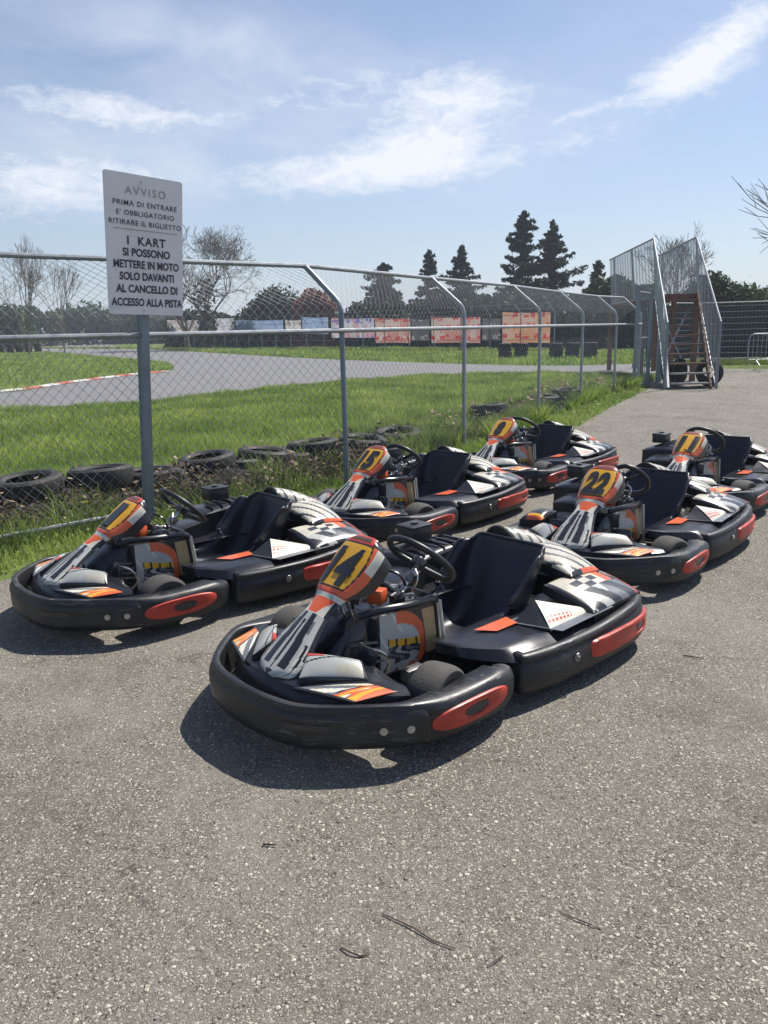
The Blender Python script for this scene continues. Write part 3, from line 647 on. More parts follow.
# footwell shell + fuel tank + leg guard
b = MB(); cs = [(.86, .215, .13), (.80, .29, .15), (.72, .345, .155), (.64, .385, .155), (.60, .395, .15)]
def shl(u, v):
    k = u * 4; i = min(int(k), 3); t = k - i; x, z, h = [cs[i][j] * (1 - t) + cs[i + 1][j] * t for j in range(3)]
    a_ = 2 * v - 1; return (x - .02 * abs(a_), a_ * h if abs(a_) < .7 else math.copysign(.7 * h + (abs(a_) - .7) * .1, a_), z if abs(a_) < .55 else z - (abs(a_) - .55) / .45 * (z - .10))
b.grid(20, 24, shl, BLACKG)
for k in range(4): b.box((.66 - .012 * k, .152, .30 - .03 * k), (.09, .012, .008), STEEL, Matrix.Rotation(R(-12), 3, 'Y'))
b.build('footwell_shell', kart)
b = MB()
for s in (1, -1):
    def tk(u, v, s=s):
        x = .60 - .36 * u + .02 * v * 0; ztop = .385 - .015 * u; zb = .12; z = zb + (ztop - zb) * v; y = .135 + .012 * math.sin(PI * u) * math.sin(PI * v)
        return (x - (.03 * (1 - v) if u > .5 else 0), s * y, z)
    def tp(u, v):
        if u < .04 or v < .03: return P_BLK
        if u > .965: return P_WHT
        if u > .68: return GOLD if (.12 < v < .93 and .70 < u < .90) else P_BLK
        d = math.hypot((u - .34) / .34, (v - .40) / .50)
        if u > .30 and .80 < d < 1.08 + .12 * v: return P_ORG
        if d >= 1.08 and u > .40: return P_BLK if v > .85 or u > .6 else P_BRN
        if u < .16 or v > .66: return P_SIL if (u + v * .4) % .31 > .03 else P_WHT
        if .44 < v + .25 * (u - .3) < .56: return P_YEL if int(u * 30) % 4 else P_BLK
        if .14 < v < .44: return (P_BLK, P_GRY, P_BLK, P_SIL)[int(u * 13 + v * 7 + math.sin(v * 22)) % 4]
        return P_SIL
    b.grid(64, 40, tk, tp)
b.box((.42, 0, .25), (.355, .262, .25), P_BLK, bev=.01); b.box((.236, 0, .25), (.010, .25, .22), GOLD)
b.build('fuel_tank', kart)
b = MB(); rr = [(.245, .125, .37), (.30, .145, .392), (.45, .15, .402), (.60, .14, .415), (.66, .10, .40)]
b.tube(rr, .017, BLACKG, 10); b.tube([(x, -y, z) for x, y, z in rr], .017, BLACKG, 10); b.tube([(.245, .125, .37), (.235, 0, .372), (.245, -.125, .37)], .017, BLACKG, 10)
b.tube([(.245, .15, .375), (.215, .152, .12)], .008, P_WHT, 8); b.tube([(.245, -.15, .375), (.215, -.152, .12)], .008, P_WHT, 8)
b.build('leg_guard', kart)
b = MB(); b.lathe([(0, .05), (.03, .05), (.034, .04), (.034, 0), (0, 0)], (.42, .07, .375), (0, 0, 1), P_BLK, 18, closed=False); b.build('fuel_cap', kart)
b = MB(); b.lathe([(0, .045), (.022, .045), (.025, .03), (.025, 0), (0, 0)], (.33, -.05, .37), (0, 0, 1), P_WHT, 18, closed=False); b.build('breather_cap', kart)
b = MB(); b.box((.50, .03, .43), (.06, .07, .06), P_ORG, Matrix.Rotation(R(20), 3, 'Z'), .004); b.build('warning_block', kart)
b = MB(); b.box((.46, -.04, .46), (.05, .03, .07), STEEL, Matrix.Rotation(R(35), 3, 'Y'), .004); b.build('column_bracket', kart)
for k in range(9):
    b = MB(); p0 = Vector((random.uniform(.30, .62), random.uniform(-.1, .12), .39)); p1 = p0 + Vector((random.uniform(-.1, .12), random.uniform(-.08, .08), random.uniform(.03, .13)))
    b.tube(catmull([p0, (p0 + p1) / 2 + Vector((0, .03, .03)), p1], 4), .0065, (P_BLK, CHROME, STEEL, P_GRY)[k % 4], 6); b.build('hose', kart)
b = MB(); b.tube(catmull([(.70, .18, .13), (.62, .22, .20), (.66, .24, .28), (.72, .20, .31)], 5), .007, CHROME, 8); b.build('brake_rod', kart)
b = MB(); b.tube([(.30, .20, .10), (.45, .22, .14), (.60, .25, .20)], .008, P_BLK, 6); b.build('cable', kart)
b = MB(); b.box((.50, .24, .15), (.10, .05, .05), STEEL, bev=.005); b.build('brake_cylinder', kart)
b = MB(); b.box((.42, .26, .12), (.07, .06, .04), P_BLK, bev=.005); b.build('heel_block', kart)
b = MB(); b.tube(catmull([(.58, -.02, .40), (.52, -.01, .50), (.44, .0, .46), (.38, .05, .40)], 5), .012, P_BLK, 8); b.build('wiring_loom', kart)
for s in (1, -1):
    b = MB(); b.tube([(.66, s * .22, .08), (.72, s * .22, .28)], .007, STEEL, 6); b.box((.725, s * .22, .285), (.02, .09, .07), P_BLK, Matrix.Rotation(R(-15), 3, 'Y'), .004); b.build('pedal', kart)
# steering wheel
sw = empty('steering_wheel', (.205, 0, .520)); sw.parent = kart; sw.rotation_euler = (0, R(-46), 0)
b = MB(); pts = []
for i in range(56):
    a = 2 * PI * i / 56; r = .152; x, y = r * math.cos(a), r * 1.06 * math.sin(a)
    if x < -.105: x = -.105 - (abs(x) - .105) * .25
    pts.append((x, y, 0))
b.tube(pts, .0155, BLACK, 12, closed=True); b.build('rim', sw)
b = MB()
for a in (90, 270, 180):
    c_, s_ = math.cos(R(a)), math.sin(R(a)); rr_ = .15 if a != 180 else .11
    b.box((c_ * rr_ / 2, s_ * rr_ / 2, -.012), (rr_, .028, .005), P_BLK, Matrix.Rotation(R(a), 3, 'Z'))
b.lathe([(0, .008), (.03, .008), (.035, 0), (.035, -.03), (0, -.03)], (0, 0, -.008), (0, 0, 1), P_BLK, 20, closed=False)
b.build('spokes', sw)
b = MB(); b.tube([(0, 0, -.03), (0, 0, -.38)], .0105, CHROME, 10); b.box((0, 0, -.10), (.05, .03, .04), STEEL, bev=.004); b.build('steering_column', sw)
# seat
SE = catmull([(.215, .165, .150, .02), (.12, .14, .168, .06), (0, .095, .180, .12), (-.12, .075, .190, .17), (-.23, .10, .200, .205), (-.315, .19, .208, .20), (-.375, .31, .216, .16), (-.43, .42, .214, .115), (-.45, .478, .205, .085)], 5)
SEn = len(SE) - 1
def seatf(u, v, off=0.):
    k = u * SEn; i = min(int(k), SEn - 1); t = k - i; q = SE[i] * (1 - t) + SE[i + 1] * t; tg = SE[min(i + 1, SEn)] - SE[max(i - 1, 0)]
    nx, nz = tg[1], -tg[0]; l = math.hypot(nx, nz); nx, nz = nx / l, nz / l
    if nz < 0 and i < SEn * .3: nx, nz = -nx, -nz
    a_ = 2 * v - 1; aa = abs(a_); y = q[2] * math.copysign(min(1.06, math.sin(min(aa * 1.25, 1) * PI / 2) + .06 * max(0, aa - .8) / .2), a_); lift = q[3] * max(0, (aa - .35) / .65) ** 1.8
    lip = .012 * max(0, (aa - .93) / .07)
    y += math.copysign(lip, a_) * 1.5
    cor = .055 * (max(0, u - .80) / .20) ** 2 * max(0, (aa - .55) / .45) ** 2
    return (q[0] + nx * (lift - off), y, q[1] + nz * (lift - off) - cor)
b = MB(); b.grid(52, 36, seatf, SEATM)
b.grid(52, 36, lambda u, v: (lambda p, a_: (p[0], p[1] + math.copysign(.008 * min(1, abs(a_) * 3), a_), p[2]))(seatf(u, v, .009), 2 * v - 1), SEATM)
rg = [(i / 52, 0) for i in range(53)] + [(1, j / 36) for j in range(1, 37)] + [(1 - i / 52, 1) for i in range(1, 53)] + [(0, 1 - j / 36) for j in range(1, 36)]
b.tube([(lambda p: (p[0], p[1], p[2]))(seatf(u, v, .0045)) for u, v in rg], .0095, SEATM, 8, closed=True)
seat = b.build('seat', kart, sharp=0)
# engine assembly on the right
b = MB()
patch(b, [(-.10, -.34, .36), (-.12, -.68, .34), (-.58, -.66, .33), (-.58, -.34, .385)], .045, .14, BLACKG, 30, 30)
for k in range(5): b.box((-.20 - .07 * k, -.43, .412 - .0015 * k), (.018, .16, .010), BLACKG, Matrix.Rotation(R(0), 3, 'Z'), .004)
patch(b, [(.14, -.26, .30), (.12, -.56, .28), (-.12, -.58, .30), (-.12, -.30, .335)], .02, .10, BLACKG, 16, 16)
b.build('engine_cover', kart)
b = MB(); b.box((-.335, -.585, .285), (.30, .20, .15), STEEL, bev=.015)
for k in range(7): b.box((-.335, -.585, .22 + .02 * k), (.33, .225, .006), P_GRY)
b.tube(catmull([(-.2, -.5, .2), (-.05, -.56, .17), (.05, -.5, .15)], 5), .02, RUST, 10); b.build('engine', kart)
b = MB(); b.box((-.335, -.585, .435), (.15, .125, .075), BLACK, bev=.008); b.box((-.335, -.585, .478), (.158, .133, .014), BLACK, bev=.004)
b.lathe([(0, .012), (.02, .012), (.024, 0), (0, 0)], (-.335, -.585, .485), (0, 0, 1), P_BLK, 16, closed=False); b.build('air_filter_box', kart)
# rear bodywork: ribbed cowl, upper and lower tail
b = MB()
def cw(u, v):
    a_ = -.15 * PI + 1.3 * PI * v; r = (.088 - .022 * u + .006 * math.sin(u * PI)) * (1.02 if int(u * 22) % 4 == 0 else 1.); cx, cy, cz = -.50 - .30 * u, -.13 + .10 * u, .425 - .10 * u ** 1.5
    return (cx, cy + r * math.cos(a_) * (1.05 + .5 * u), cz + r * math.sin(a_))
def cwp(u, v):
    if u < .06: return P_BLK
    q = int(u * 22)
    return P_GRY if q % 4 == 3 and v < .8 else P_CRM
b.grid(66, 30, cw, cwp)
n_ = 24; vs = [(-.497, -.13, .425)] + [(-.50, -.13 + .091 * math.cos(2 * PI * k / n_), .425 + .089 * math.sin(2 * PI * k / n_)) for k in range(n_)]
b.add(vs, [[0, k + 1, (k + 1) % n_ + 1] for k in range(n_)], BLACK, False)
b.tube([(-.498, -.13 + .090 * math.cos(2 * PI * k / n_), .425 + .088 * math.sin(2 * PI * k / n_)) for k in range(n_)], .010, BLACK, 8, closed=True)
b.build('rear_cowl', kart)
def upp(u, v):
    if u < .07 or u > .95: return P_ORG if v > .4 else P_BLK
    q = ((v * 5 - u * 3.4) * 1.1 + 20) % 1.6
    return P_BLK if q < .28 else (P_GRY if q < .5 else (P_CRM if v < .8 else P_SIL))
b = MB(); patch(b, [(-.50, -.02, .405), (-.50, .315, .345), (-.76, .30, .315), (-.80, -.02, .40)], .045, .05, lambda u, v: upp(u, v), 40, 40)
def upr(u, v): return P_CRM if int(u * 6) % 2 else P_SIL
patch(b, [(-.52, -.22, .385), (-.52, -.42, .30), (-.76, -.40, .28), (-.78, -.22, .36)], .03, .05, upr, 16, 16)
b.build('upper_tail', kart)
def lop(u, v):
    if v < .05 or u < .04: return P_BLK
    if .18 < v < .62 and .18 < u < .60: return (P_BLK if (int((v - .18) / .15) + int((u - .18) / .14)) % 2 else P_CRM)
    if .12 < u < .6 and .66 < v < .80: return P_ORG
    if v > .90 and u > .3: return P_RED if v < .95 else P_BLK
    if u > .6: return P_BLK if int((v - u * .6) * 6 + 20) % 2 else (P_SIL if v < .5 else P_GRY)
    return P_CRM if v < .66 else P_BLK
b = MB(); patch(b, [(-.35, .26, .325), (-.36, .535, .252), (-.77, .525, .252), (-.84, .22, .29)], .04, .045, lambda u, v: lop(v, u) if False else lop(u, v), 54, 54)
patch(b, [(-.40, -.26, .31), (-.40, -.50, .27), (-.78, -.48, .26), (-.82, -.24, .29)], .03, .05, lambda u, v: lop(u, v), 24, 24)
patch(b, [(-.62, -.26, .27), (-.62, .26, .27), (-.86, .24, .255), (-.86, -.24, .255)], .01, .04, BLACK, 8, 8)
b.build('lower_tail', kart)

KG = 'rental karts parked in two rows on the asphalt'
KS = [((-1.037, 4.701), -139.0, '1', 'black kart at far left beside the fence, its number plate seen edge-on'),
      ((.311, 3.500), -137.6, '14', 'black and orange kart number 14, nearest to the camera'),
      ((.302, 6.362), -131.2, '15', 'kart number 15 behind the nearest kart, white tag on its seat'),
      ((1.568, 8.070), -132.3, '8', 'kart number 8, farthest back near the fence'),
      ((1.724, 5.264), -129.8, '22', 'kart number 22, to the right of the nearest kart'),
      ((2.926, 6.937), -130.6, '11', 'kart number 11 at the right edge, behind kart 22')]
karts = []
for i, ((x, y), t, num, lab) in enumerate(KS):
    k = kart if i == 0 else copy_tree(kart)
    karts.append(k)
for i, ((x, y), t, num, lab) in enumerate(KS):
    k = karts[i]; k.location = (x, y, .006); k.rotation_euler = (0, 0, R(t)); tag(k, lab, 'kart', KG)
    f = [c for c in k.children if c.name.startswith('number_fairing')][0]; number(num, f)
    # the plates are flexible and hang at slightly different angles about the nose fixing
    dz = {0: 3.2, 1: -3.6, 5: 3.0}.get(i, 0.); piv = Vector((1.05, 0, .252)); f.matrix_parent_inverse = Matrix()
    f.matrix_basis = Matrix.Translation(piv) @ Matrix.Rotation(R(-dz), 4, 'Y') @ Matrix.Translation(-piv)
    for c in k.children:
        if c.name.startswith('wheel'):
            if c.location.x > 0: c.rotation_euler = (0, 0, R({0: 4, 1: 12, 2: -6, 3: 5, 4: -14, 5: -8}[i]))
        if c.name.startswith('steering_wheel'):
            c.rotation_mode = 'XYZ'; c.matrix_basis = Matrix.Translation((.205, 0, .520)) @ Matrix.Rotation(R(-46), 4, 'Y') @ Matrix.Rotation(R({0: 0, 1: 35, 2: -30, 3: 15, 4: 150, 5: 60}[i]), 4, 'Z')
    if i == 2:
        b = MB(); p = [seatf(u, v, -.012) for u, v in ((.84, .93), (.84, .80), (.95, .80), (.95, .93))]; b.add(p, [[0, 1, 2, 3]], P_WHT, False); b.build('seat_tag', k)
    if i == 4:
        b = MB(); patch(b, [(.72, -.33, .30), (.70, -.50, .28), (.50, -.50, .28), (.52, -.32, .32)], .045, .05, lambda u, v: (P_ORG if v < .12 and u < .7 else P_YEL if v < .18 and u < .7 else P_BLK), 20, 20); b.build('loose_fairing', k)['label'] = 'lifted black fairing with orange and yellow edge'

# ------------------------------------------------------------------ chain link fence
FPOST = [(-6.2, 3.0), (-4.03, 4.74), (-1.90, 6.44), (-.36, 7.66), (1.05, 10.06), (2.47, 12.46), (3.80, 15.13), (5.21, 17.78), (6.12, 18.95)]
fence = empty('chain_link_fence', (*FPOST[3], 0), 0, 'long grey chain link fence with cranked posts and two rails beside the track', 'fence')
fo = Vector((FPOST[3][0], FPOST[3][1], 0))
LEAN = []
for i, p in enumerate(FPOST):
    a = Vector(FPOST[max(i - 1, 0)]); c_ = Vector(FPOST[min(i + 1, len(FPOST) - 1)]); t = (c_ - a).normalized(); LEAN.append(Vector((-t.y, t.x)) * .44)
def fp3(i, z, k=0.): return Vector((FPOST[i][0] + LEAN[i].x * k, FPOST[i][1] + LEAN[i].y * k, z)) - fo
ZB, ZT, ZM = 1.76, 2.13, 1.525
for i in range(len(FPOST)):
    b = MB(); pts = [fp3(i, -.05) + Vector((-.10 if i == 2 else 0, 0, 0)), fp3(i, ZB - .06), fp3(i, ZB + .01, .06), fp3(i, ZB + .06, .16), fp3(i, ZT, 1.)]
    b.tube(pts, .026, GALVB if i < 4 else GALV, 10); b.build('post', fence)
b = MB(); b.tube([fp3(i, ZM) + Vector((LEAN[i].x, LEAN[i].y, 0)) * -.06 for i in range(len(FPOST))], .021, GALV, 8); b.build('rail', fence)
b = MB(); b.tube([fp3(i, ZT + .01, 1.) for i in range(len(FPOST))], .022, GALV, 8); b.build('rail', fence)
b = MB(); b.tube([fp3(0, .05, 0), fp3(1, .05, 0), fp3(2, .10, .1)], .019, GALV, 8); b.build('rail', fence)
# wires: diagonal prisms on the unfolded surface
HM, ARM = ZB, math.hypot(.44, ZT - ZB)
for i in range(len(FPOST) - 1):
    A0 = Vector((*FPOST[i], 0)); A1 = Vector((*FPOST[i + 1], 0)); Lh = (A1 - A0).length; TH = HM + ARM
    l0_, l1_ = LEAN[i], LEAN[i + 1]
    def S3(s, h):
        f = s / Lh; p = A0.lerp(A1, f); ln = l0_.lerp(l1_, f)
        wob = .012 * math.sin(s * 2.3 + i) * math.sin(h * 2.1)
        if h <= HM: return Vector((p.x + ln.x * wob, p.y + ln.y * wob, h))
        k = (h - HM) / ARM; return Vector((p.x + ln.x * k, p.y + ln.y * k, HM + (ZT - HM) * k))
    b = MB(); step = .088; r = max(.0011, .0021 - .00018 * i); nrm = Vector((l0_.x, l0_.y, 0)).normalized()
    for sg in (1, -1):
        c0 = -TH if sg > 0 else 0
        k = c0
        while k < Lh + (0 if sg > 0 else TH):
            # line s = k + sg*h
            hs = []
            for h in (0.03, TH): hs.append(h)
            if sg > 0: ha, hb = max(.03, -k), min(TH, Lh - k)
            else: ha, hb = max(.03, k - Lh), min(TH, k)
            if hb - ha > .02:
                brk = [ha] + ([HM] if ha < HM < hb else []) + [hb]; brk = sorted(set(brk + [h for h in (.5, 1.0, 1.4) if ha < h < hb]))
                pts = [S3(k + sg * h, h) - fo + nrm * (.0018 * sg) for h in brk]
                b.tube(pts, r, WIRE if i < 4 else WIREF, 3, caps=False)
            k += step
    o = b.build('chain_link_mesh', fence, recalc=False, sharp=0)
# stiff upright lattice panel closing the far end (bluish debris net look comes from the many wires)
b = MB()
for k in range(8):
    f = k / 7; p = Vector((5.9, 18.6, 0)).lerp(Vector((6.62, 19.9, 0)), f)
    b.tube([(p.x, p.y, .05), (p.x, p.y, 2.25)], .012, GALVB, 5)
for z in (.1, 1.2, 2.25): b.tube([(5.9, 18.6, z), (6.62, 19.9, z)], .02, GALV, 6)
pg = empty('barred_gate', (6.2, 19.2, 0), 0, 'tall blue-grey barred gate at the far end of the chain link fence', 'gate')
o = b.build('gate_bars', pg); o.location = (-6.2, -19.2, 0)
for (x, y) in ((5.9, 18.55), (6.68, 19.95)):
    b = MB(); b.box((x - 6.2, y - 19.2, 1.15), (.07, .07, 2.3), GALVB); b.build('post', pg)

# ------------------------------------------------------------------ notice board
sg = empty('notice_sign', (-1.86, 6.30, 0), 0, 'white Italian notice board with black lettering on a steel post', 'sign')
so_ = Vector((-1.86, 6.30, 0))
TL, TR, BR, BL = [Vector(p) for p in ((-1.955, 6.05, 2.69), (-1.525, 6.62, 2.685), (-1.60, 6.62, 1.67), (-2.01, 6.05, 1.685))]
def bp3(u, v, off=0.):
    p = (BL * (1 - u) + BR * u) * (1 - v) + (TL * (1 - u) + TR * u) * v; n_ = (BR - BL).cross(TL - BL).normalized(); return p + n_ * off - so_
nrm_ = (BR - BL).cross(TL - BL).normalized()
if nrm_.y > 0: print('WARN sign normal', nrm_)
b = MB(); rc = .03; outl = []
for (cx, cy, a0) in ((rc, rc * .7, 180), (1 - rc, rc * .7, 270), (1 - rc, 1 - rc * .7, 0), (rc, 1 - rc * .7, 90)):
    for k in range(5): a = R(a0 + 22.5 * k); outl.append((cx + rc * math.cos(a), cy + rc * .7 * math.sin(a)))
nO = len(outl); vs = [bp3(u, v, .0) for u, v in outl] + [bp3(u, v, -.004) for u, v in outl]
b.add(vs, [list(range(nO)), [nO + k for k in range(nO)][::-1]] + [[k, nO + k, nO + (k + 1) % nO, (k + 1) % nO] for k in range(nO)], SIGNW, False)
b.build('sign_board', sg, recalc=True)
LN = [('AVVISO', .885, .055, .52, .0012, INKF, 1.3), ('PRIMA DI ENTRARE', .795, .036, .82, .0009, INK, 1.15), ("E' OBBLIGATORIO", .728, .036, .74, .0009, INK, 1.15), ('RITIRARE IL BIGLIETTO', .66, .036, .93, .0009, INK, 1.12),
      ('I  KART', .535, .060, .50, 0.0028, INK, 1.15), ('SI POSSONO', .452, .056, .62, 0.0032, INK, 1.), ('METTERE IN MOTO', .366, .056, .86, 0.0032, INK, 1.), ('SOLO DAVANTI', .28, .056, .72, 0.0032, INK, 1.), ('AL CANCELLO DI', .19, .056, .82, 0.0032, INK, 1.), ('ACCESSO ALLA PISTA', .092, .056, .95, 0.0032, INK, 1.)]
for txt, v0, hgt, wid, bold, m, spc in LN:
    vs, fs = text_geo(txt, .1, bold=bold, spacing=spc); xs = [q[0] for q in vs]; ys = [q[1] for q in vs]; x0, x1 = min(xs), max(xs); y1 = max(ys)
    b = MB(); b.add([bp3(.51 + (q[0] - (x0 + x1) / 2) / (x1 - x0) * wid, v0 + (q[1] / (y1) - .5) * hgt, .0025) for q in vs], fs, m, False); b.build('lettering', sg, recalc=False, sharp=0)
b = MB(); b.add([bp3(.1, .615, .002), bp3(.92, .615, .002), bp3(.92, .609, .002), bp3(.1, .609, .002)], [[0, 1, 2, 3]], INKF, False); b.build('rule_line', sg, recalc=False)
for u_, v_ in ((.46, .955), (.46, .035)):
    b = MB(); b.lathe([(0, .005), (.007, .005), (.009, 0), (0, 0)], bp3(u_, v_, .001), nrm_, BOLT, 12, closed=False); b.build('bolt', sg)
b = MB()
pT, pB = Vector((-1.80, 6.40, 2.45)) - so_, Vector((-1.945, 6.40, -.05)) - so_; ax = (pT - pB).normalized()
def upost(off, wdt):
    d_ = Vector((.62, .78, 0)); n2 = Vector((.78, -.62, 0)); prof = [(-wdt, 0), (wdt, 0), (wdt, .035), (wdt - .005, .035), (wdt - .005, .005), (-wdt + .005, .005), (-wdt + .005, .035), (-wdt, .035)]
    vs = [pB + off + d_ * a_ - n2 * c_ for a_, c_ in prof] + [pT + off + d_ * a_ - n2 * c_ for a_, c_ in prof]
    b.add(vs, [[k, (k + 1) % 8, 8 + (k + 1) % 8, 8 + k] for k in range(8)] + [list(range(8))], GALVB, False)
upost(Vector((0, 0, 0)), .034); b.build('post', sg)

# ------------------------------------------------------------------ helper: things
def tyre_mesh(r=.30, w_=.19, name='old_tyre'):
    b = MB(); h = w_ / 2; b.lathe([(r * .60, -h * .75), (r * .70, -h), (r * .88, -h), (r * .97, -h * .8), (r, -h * .5), (r, h * .5), (r * .97, h * .8), (r * .88, h), (r * .70, h), (r * .60, h * .75), (r * .64, h * .6), (r * .86, h * .5), (r * .86, -h * .5), (r * .64, -h * .6)], (0, 0, 0), (0, 0, 1), RUB, 30); return b.build(name, None, sharp=30)
def fence_off0(d_): return [(FPOST[i][0] + LEAN[i].normalized().x * d_, FPOST[i][1] + LEAN[i].normalized().y * d_) for i in range(len(FPOST))]
TG = 'old tyres laid in a row behind the chain link fence'
places = [(-3.75, 6.55, .28, 'leftmost old tyre of the row behind the fence, cut by the picture edge'), (-3.14, 6.86, .33, 'old tyre second from the left behind the fence, soil and leaves against it'), (-2.62, 7.22, .34, 'old tyre with a worn ridged top left of the sign post'),
          (-2.25, 7.72, .20, 'sunken old tyre hidden behind the sign post, almost buried'), (-1.84, 8.16, .29, 'old tyre just right of the sign post with weeds in front'), (-1.30, 8.62, .27, 'old tyre third from the sign post, level with its neighbours'), (-.80, 9.02, .30, 'higher old tyre left of the second bent post'), (-.24, 9.44, .27, 'old tyre behind the second bent post'), (.20, 9.95, .28, 'old tyre just right of the second bent post'),
          (1.75, 12.95, .30, 'half sunken old tyre in the grass between two bent posts'), (3.05, 14.9, .26, 'flat dark tyre in the weeds at the fourth bent post'), (3.65, 15.6, .32, 'higher dark tyre behind the weeds at the fifth bent post')]
places[2:2] = [(-2.92, 7.10, .22, 'sunken old tyre wedged between the two at the left end of the row')]
places[5:5] = [(-1.58, 8.42, .20, 'sunken old tyre squeezed between the first two right of the sign post'), (-1.05, 8.84, .22, 'sunken old tyre squeezed between the second and third right of the sign post')]
places.append((-2.25, 7.50, .26, 'old tyre right behind the sign post, leaves in its hollow'))
T0 = None
for i, (x, y, z, lab) in enumerate(places):
    lv = 2 if z > .255 and x < 1 else 1
    for k in range(lv):
        if T0 is None: o = T0 = tyre_mesh()
        else: o = T0.copy(); C.objects.link(o)
        top = (k == lv - 1); o.location = (x + (0 if top else random.uniform(-.05, .05)), y + (0 if top else .03), z - .09 if top else z - .28); o.rotation_euler = (R(random.uniform(-5, 5)), R(random.uniform(-5, 5)), random.uniform(0, 6))
        tag(o, lab if top else 'lower, ' + lab, 'tyre', TG)
# tyre stacks out on the track and under the stairs
def stack(x, y, n, grp, lab, r=1., cols=1, dx=(0, 0), z0=0.):
    for c_ in range(cols):
        for k in range(n):
            o = T0.copy(); C.objects.link(o); o.location = (x + dx[0] * c_ + random.uniform(-.03, .03), y + dx[1] * c_ + random.uniform(-.03, .03), z0 + .095 + .19 * k); o.scale = (r, r, 1)
            o.rotation_euler = (0, 0, random.uniform(0, 6)); tag(o, lab, 'tyre', grp)
stack(-41.5, 86, 5, 'black tyre stacks on the far edge of the grass island', 'black tyre in the stacked barrier on the far left island edge', 1.25, 6, (.98, .05))
stack(6.05, 39.0, 4, 'tyre stack on the far side of the track', 'black tyre in the small stack across the track', 1.1, 2, (.75, -.2))
stack(8.2, 37.5, 4, 'tyre stack right of the track bend', 'black tyre in the wider stack beside the track bend', 1.1, 3, (.75, -.2))
for k, (x, y, z, lab) in enumerate([(7.98, 19.35, .33, 'front tyre leaning upright at the right foot of the stairs'), (8.08, 19.65, .37, 'rear tyre leaning upright beside the stairs'), (7.2, 20.0, .30, 'left tyre lying under the stairs'), (7.6, 20.3, .34, 'right tyre lying under the stairs')]):
    o = T0.copy(); C.objects.link(o); o.location = (x, y, z); o.scale = (1.05, 1.05, 1.1)
    o.rotation_euler = (R(78), 0, R(-20 + 25 * k)) if k < 2 else (R(60 + 10 * k), 0, R(30 * k)); tag(o, lab, 'tyre', 'tyres dumped under the stairs')

SOIL = mat('dark_soil', (.022, .017, .013), .95, var=.5, scale=5, bump=.8, bscale=25)
bk = MB(); fo1 = [Vector((*q, 0)) for q in fence_off0(.35)]; fo3 = [Vector((*q, 0)) for q in fence_off0(1.75)]
def bank(u, v):
    k = u * (len(fo1) - 1); i = min(int(k), len(fo1) - 2); t = k - i; a = fo1[i].lerp(fo1[i + 1], t); c_ = fo3[i].lerp(fo3[i + 1], t); p = a.lerp(c_, v)
    h = (.13 + .04 * math.sin(u * 61) + .03 * math.sin(u * 143 + v * 9)) * math.sin(PI * v) ** .8 * (1 - sm(.50, .56, u) * (1 - .9 * sm(.63, .67, u))); return (p.x, p.y, h - .014)
bk.grid(260, 14, bank, SOIL); tag(bk.build('soil_bank', None, sharp=0), kind='structure')
# ------------------------------------------------------------------ grass, weeds, leaves
def grass_field(name, poly, n, hmin, hmax, wd, m, ymin=None, lab='', power=1., cond=None):
    P = np.array(poly); x0, y0 = P.min(0); x1, y1 = P.max(0); X_ = []; Y_ = []; tot = 0
    while tot < n:
        k = n * 2; u = rng.random(k) ** power; x = x0 + (x1 - x0) * rng.random(k); y = y0 + (y1 - y0) * u
        ok = inpoly(x, y, P)
        if cond is not None: ok &= cond(x, y)
        ang = np.arctan2(x, y); ok &= (ang > -.60) & (ang < .55)
        X_.append(x[ok]); Y_.append(y[ok]); tot += ok.sum()
    x = np.concatenate(X_)[:n]; y = np.concatenate(Y_)[:n]
    clump = .5 + .5 * np.sin(x * 3.1 + 1.3 * np.sin(y * 2.3)) * np.sin(y * 2.7 + np.sin(x * 1.9)); d = np.hypot(x, y)
    h = (hmin + (hmax - hmin) * rng.random(n)) * (.6 + .6 * clump); wv = wd * np.maximum(1., d / 9) * (.7 + .6 * rng.random(n)); th = rng.random(n) * 2 * PI; ln = h * (.2 + .6 * rng.random(n)); la_ = rng.random(n) * 2 * PI
    bx, by = np.cos(th) * wv, np.sin(th) * wv; z0 = np.full(n, -.01)
    mx, my = x + np.cos(la_) * ln * .35, y + np.sin(la_) * ln * .35; tx, ty = x + np.cos(la_) * ln, y + np.sin(la_) * ln
    V = np.stack([np.stack([x - bx, y - by, z0], 1), np.stack([x + bx, y + by, z0], 1), np.stack([mx + bx * .7, my + by * .7, h * .6], 1), np.stack([mx - bx * .7, my - by * .7, h * .6], 1), np.stack([tx, ty, h], 1)], 1).reshape(-1, 3)
    base = np.arange(n)[:, None] * 5; F = np.concatenate([base + np.array([[0, 1, 2, 3]]), base + np.array([[3, 2, 4, 4]])])
    F4 = base + np.array([[0, 1, 2, 3]]); 
    T = base + np.array([[3, 2, 4]])
    lf = .5 + .5 * np.sin(x * .9 + 2 * np.sin(y * .55)) * np.sin(y * 1.3 + 2.2 * np.sin(x * .7)); rn = np.clip(.45 * rng.random(n) + .25 * clump + .42 * lf - .08, 0, 1)
    # triangles only
    Fa = np.concatenate([base + np.array([[0, 1, 2]]), base + np.array([[0, 2, 3]]), T]); o = np_mesh(name, V, Fa, [m], rnd=np.concatenate([rn, rn, rn]))
    return tag(o, lab, 'grass', None, 'stuff')
def fence_off(d_, i0=0, i1=None):
    out_ = []
    for i in range(i0, i1 or len(FPOST)): n2 = LEAN[i].normalized(); out_.append((FPOST[i][0] + n2.x * d_, FPOST[i][1] + n2.y * d_))
    return out_
field = fence_off(.9) + [(9, 23.4)] + [tuple(q) for q in near[::-1] if q[0] < 8.5 and q[0] > -20] + [(-16, 4)]
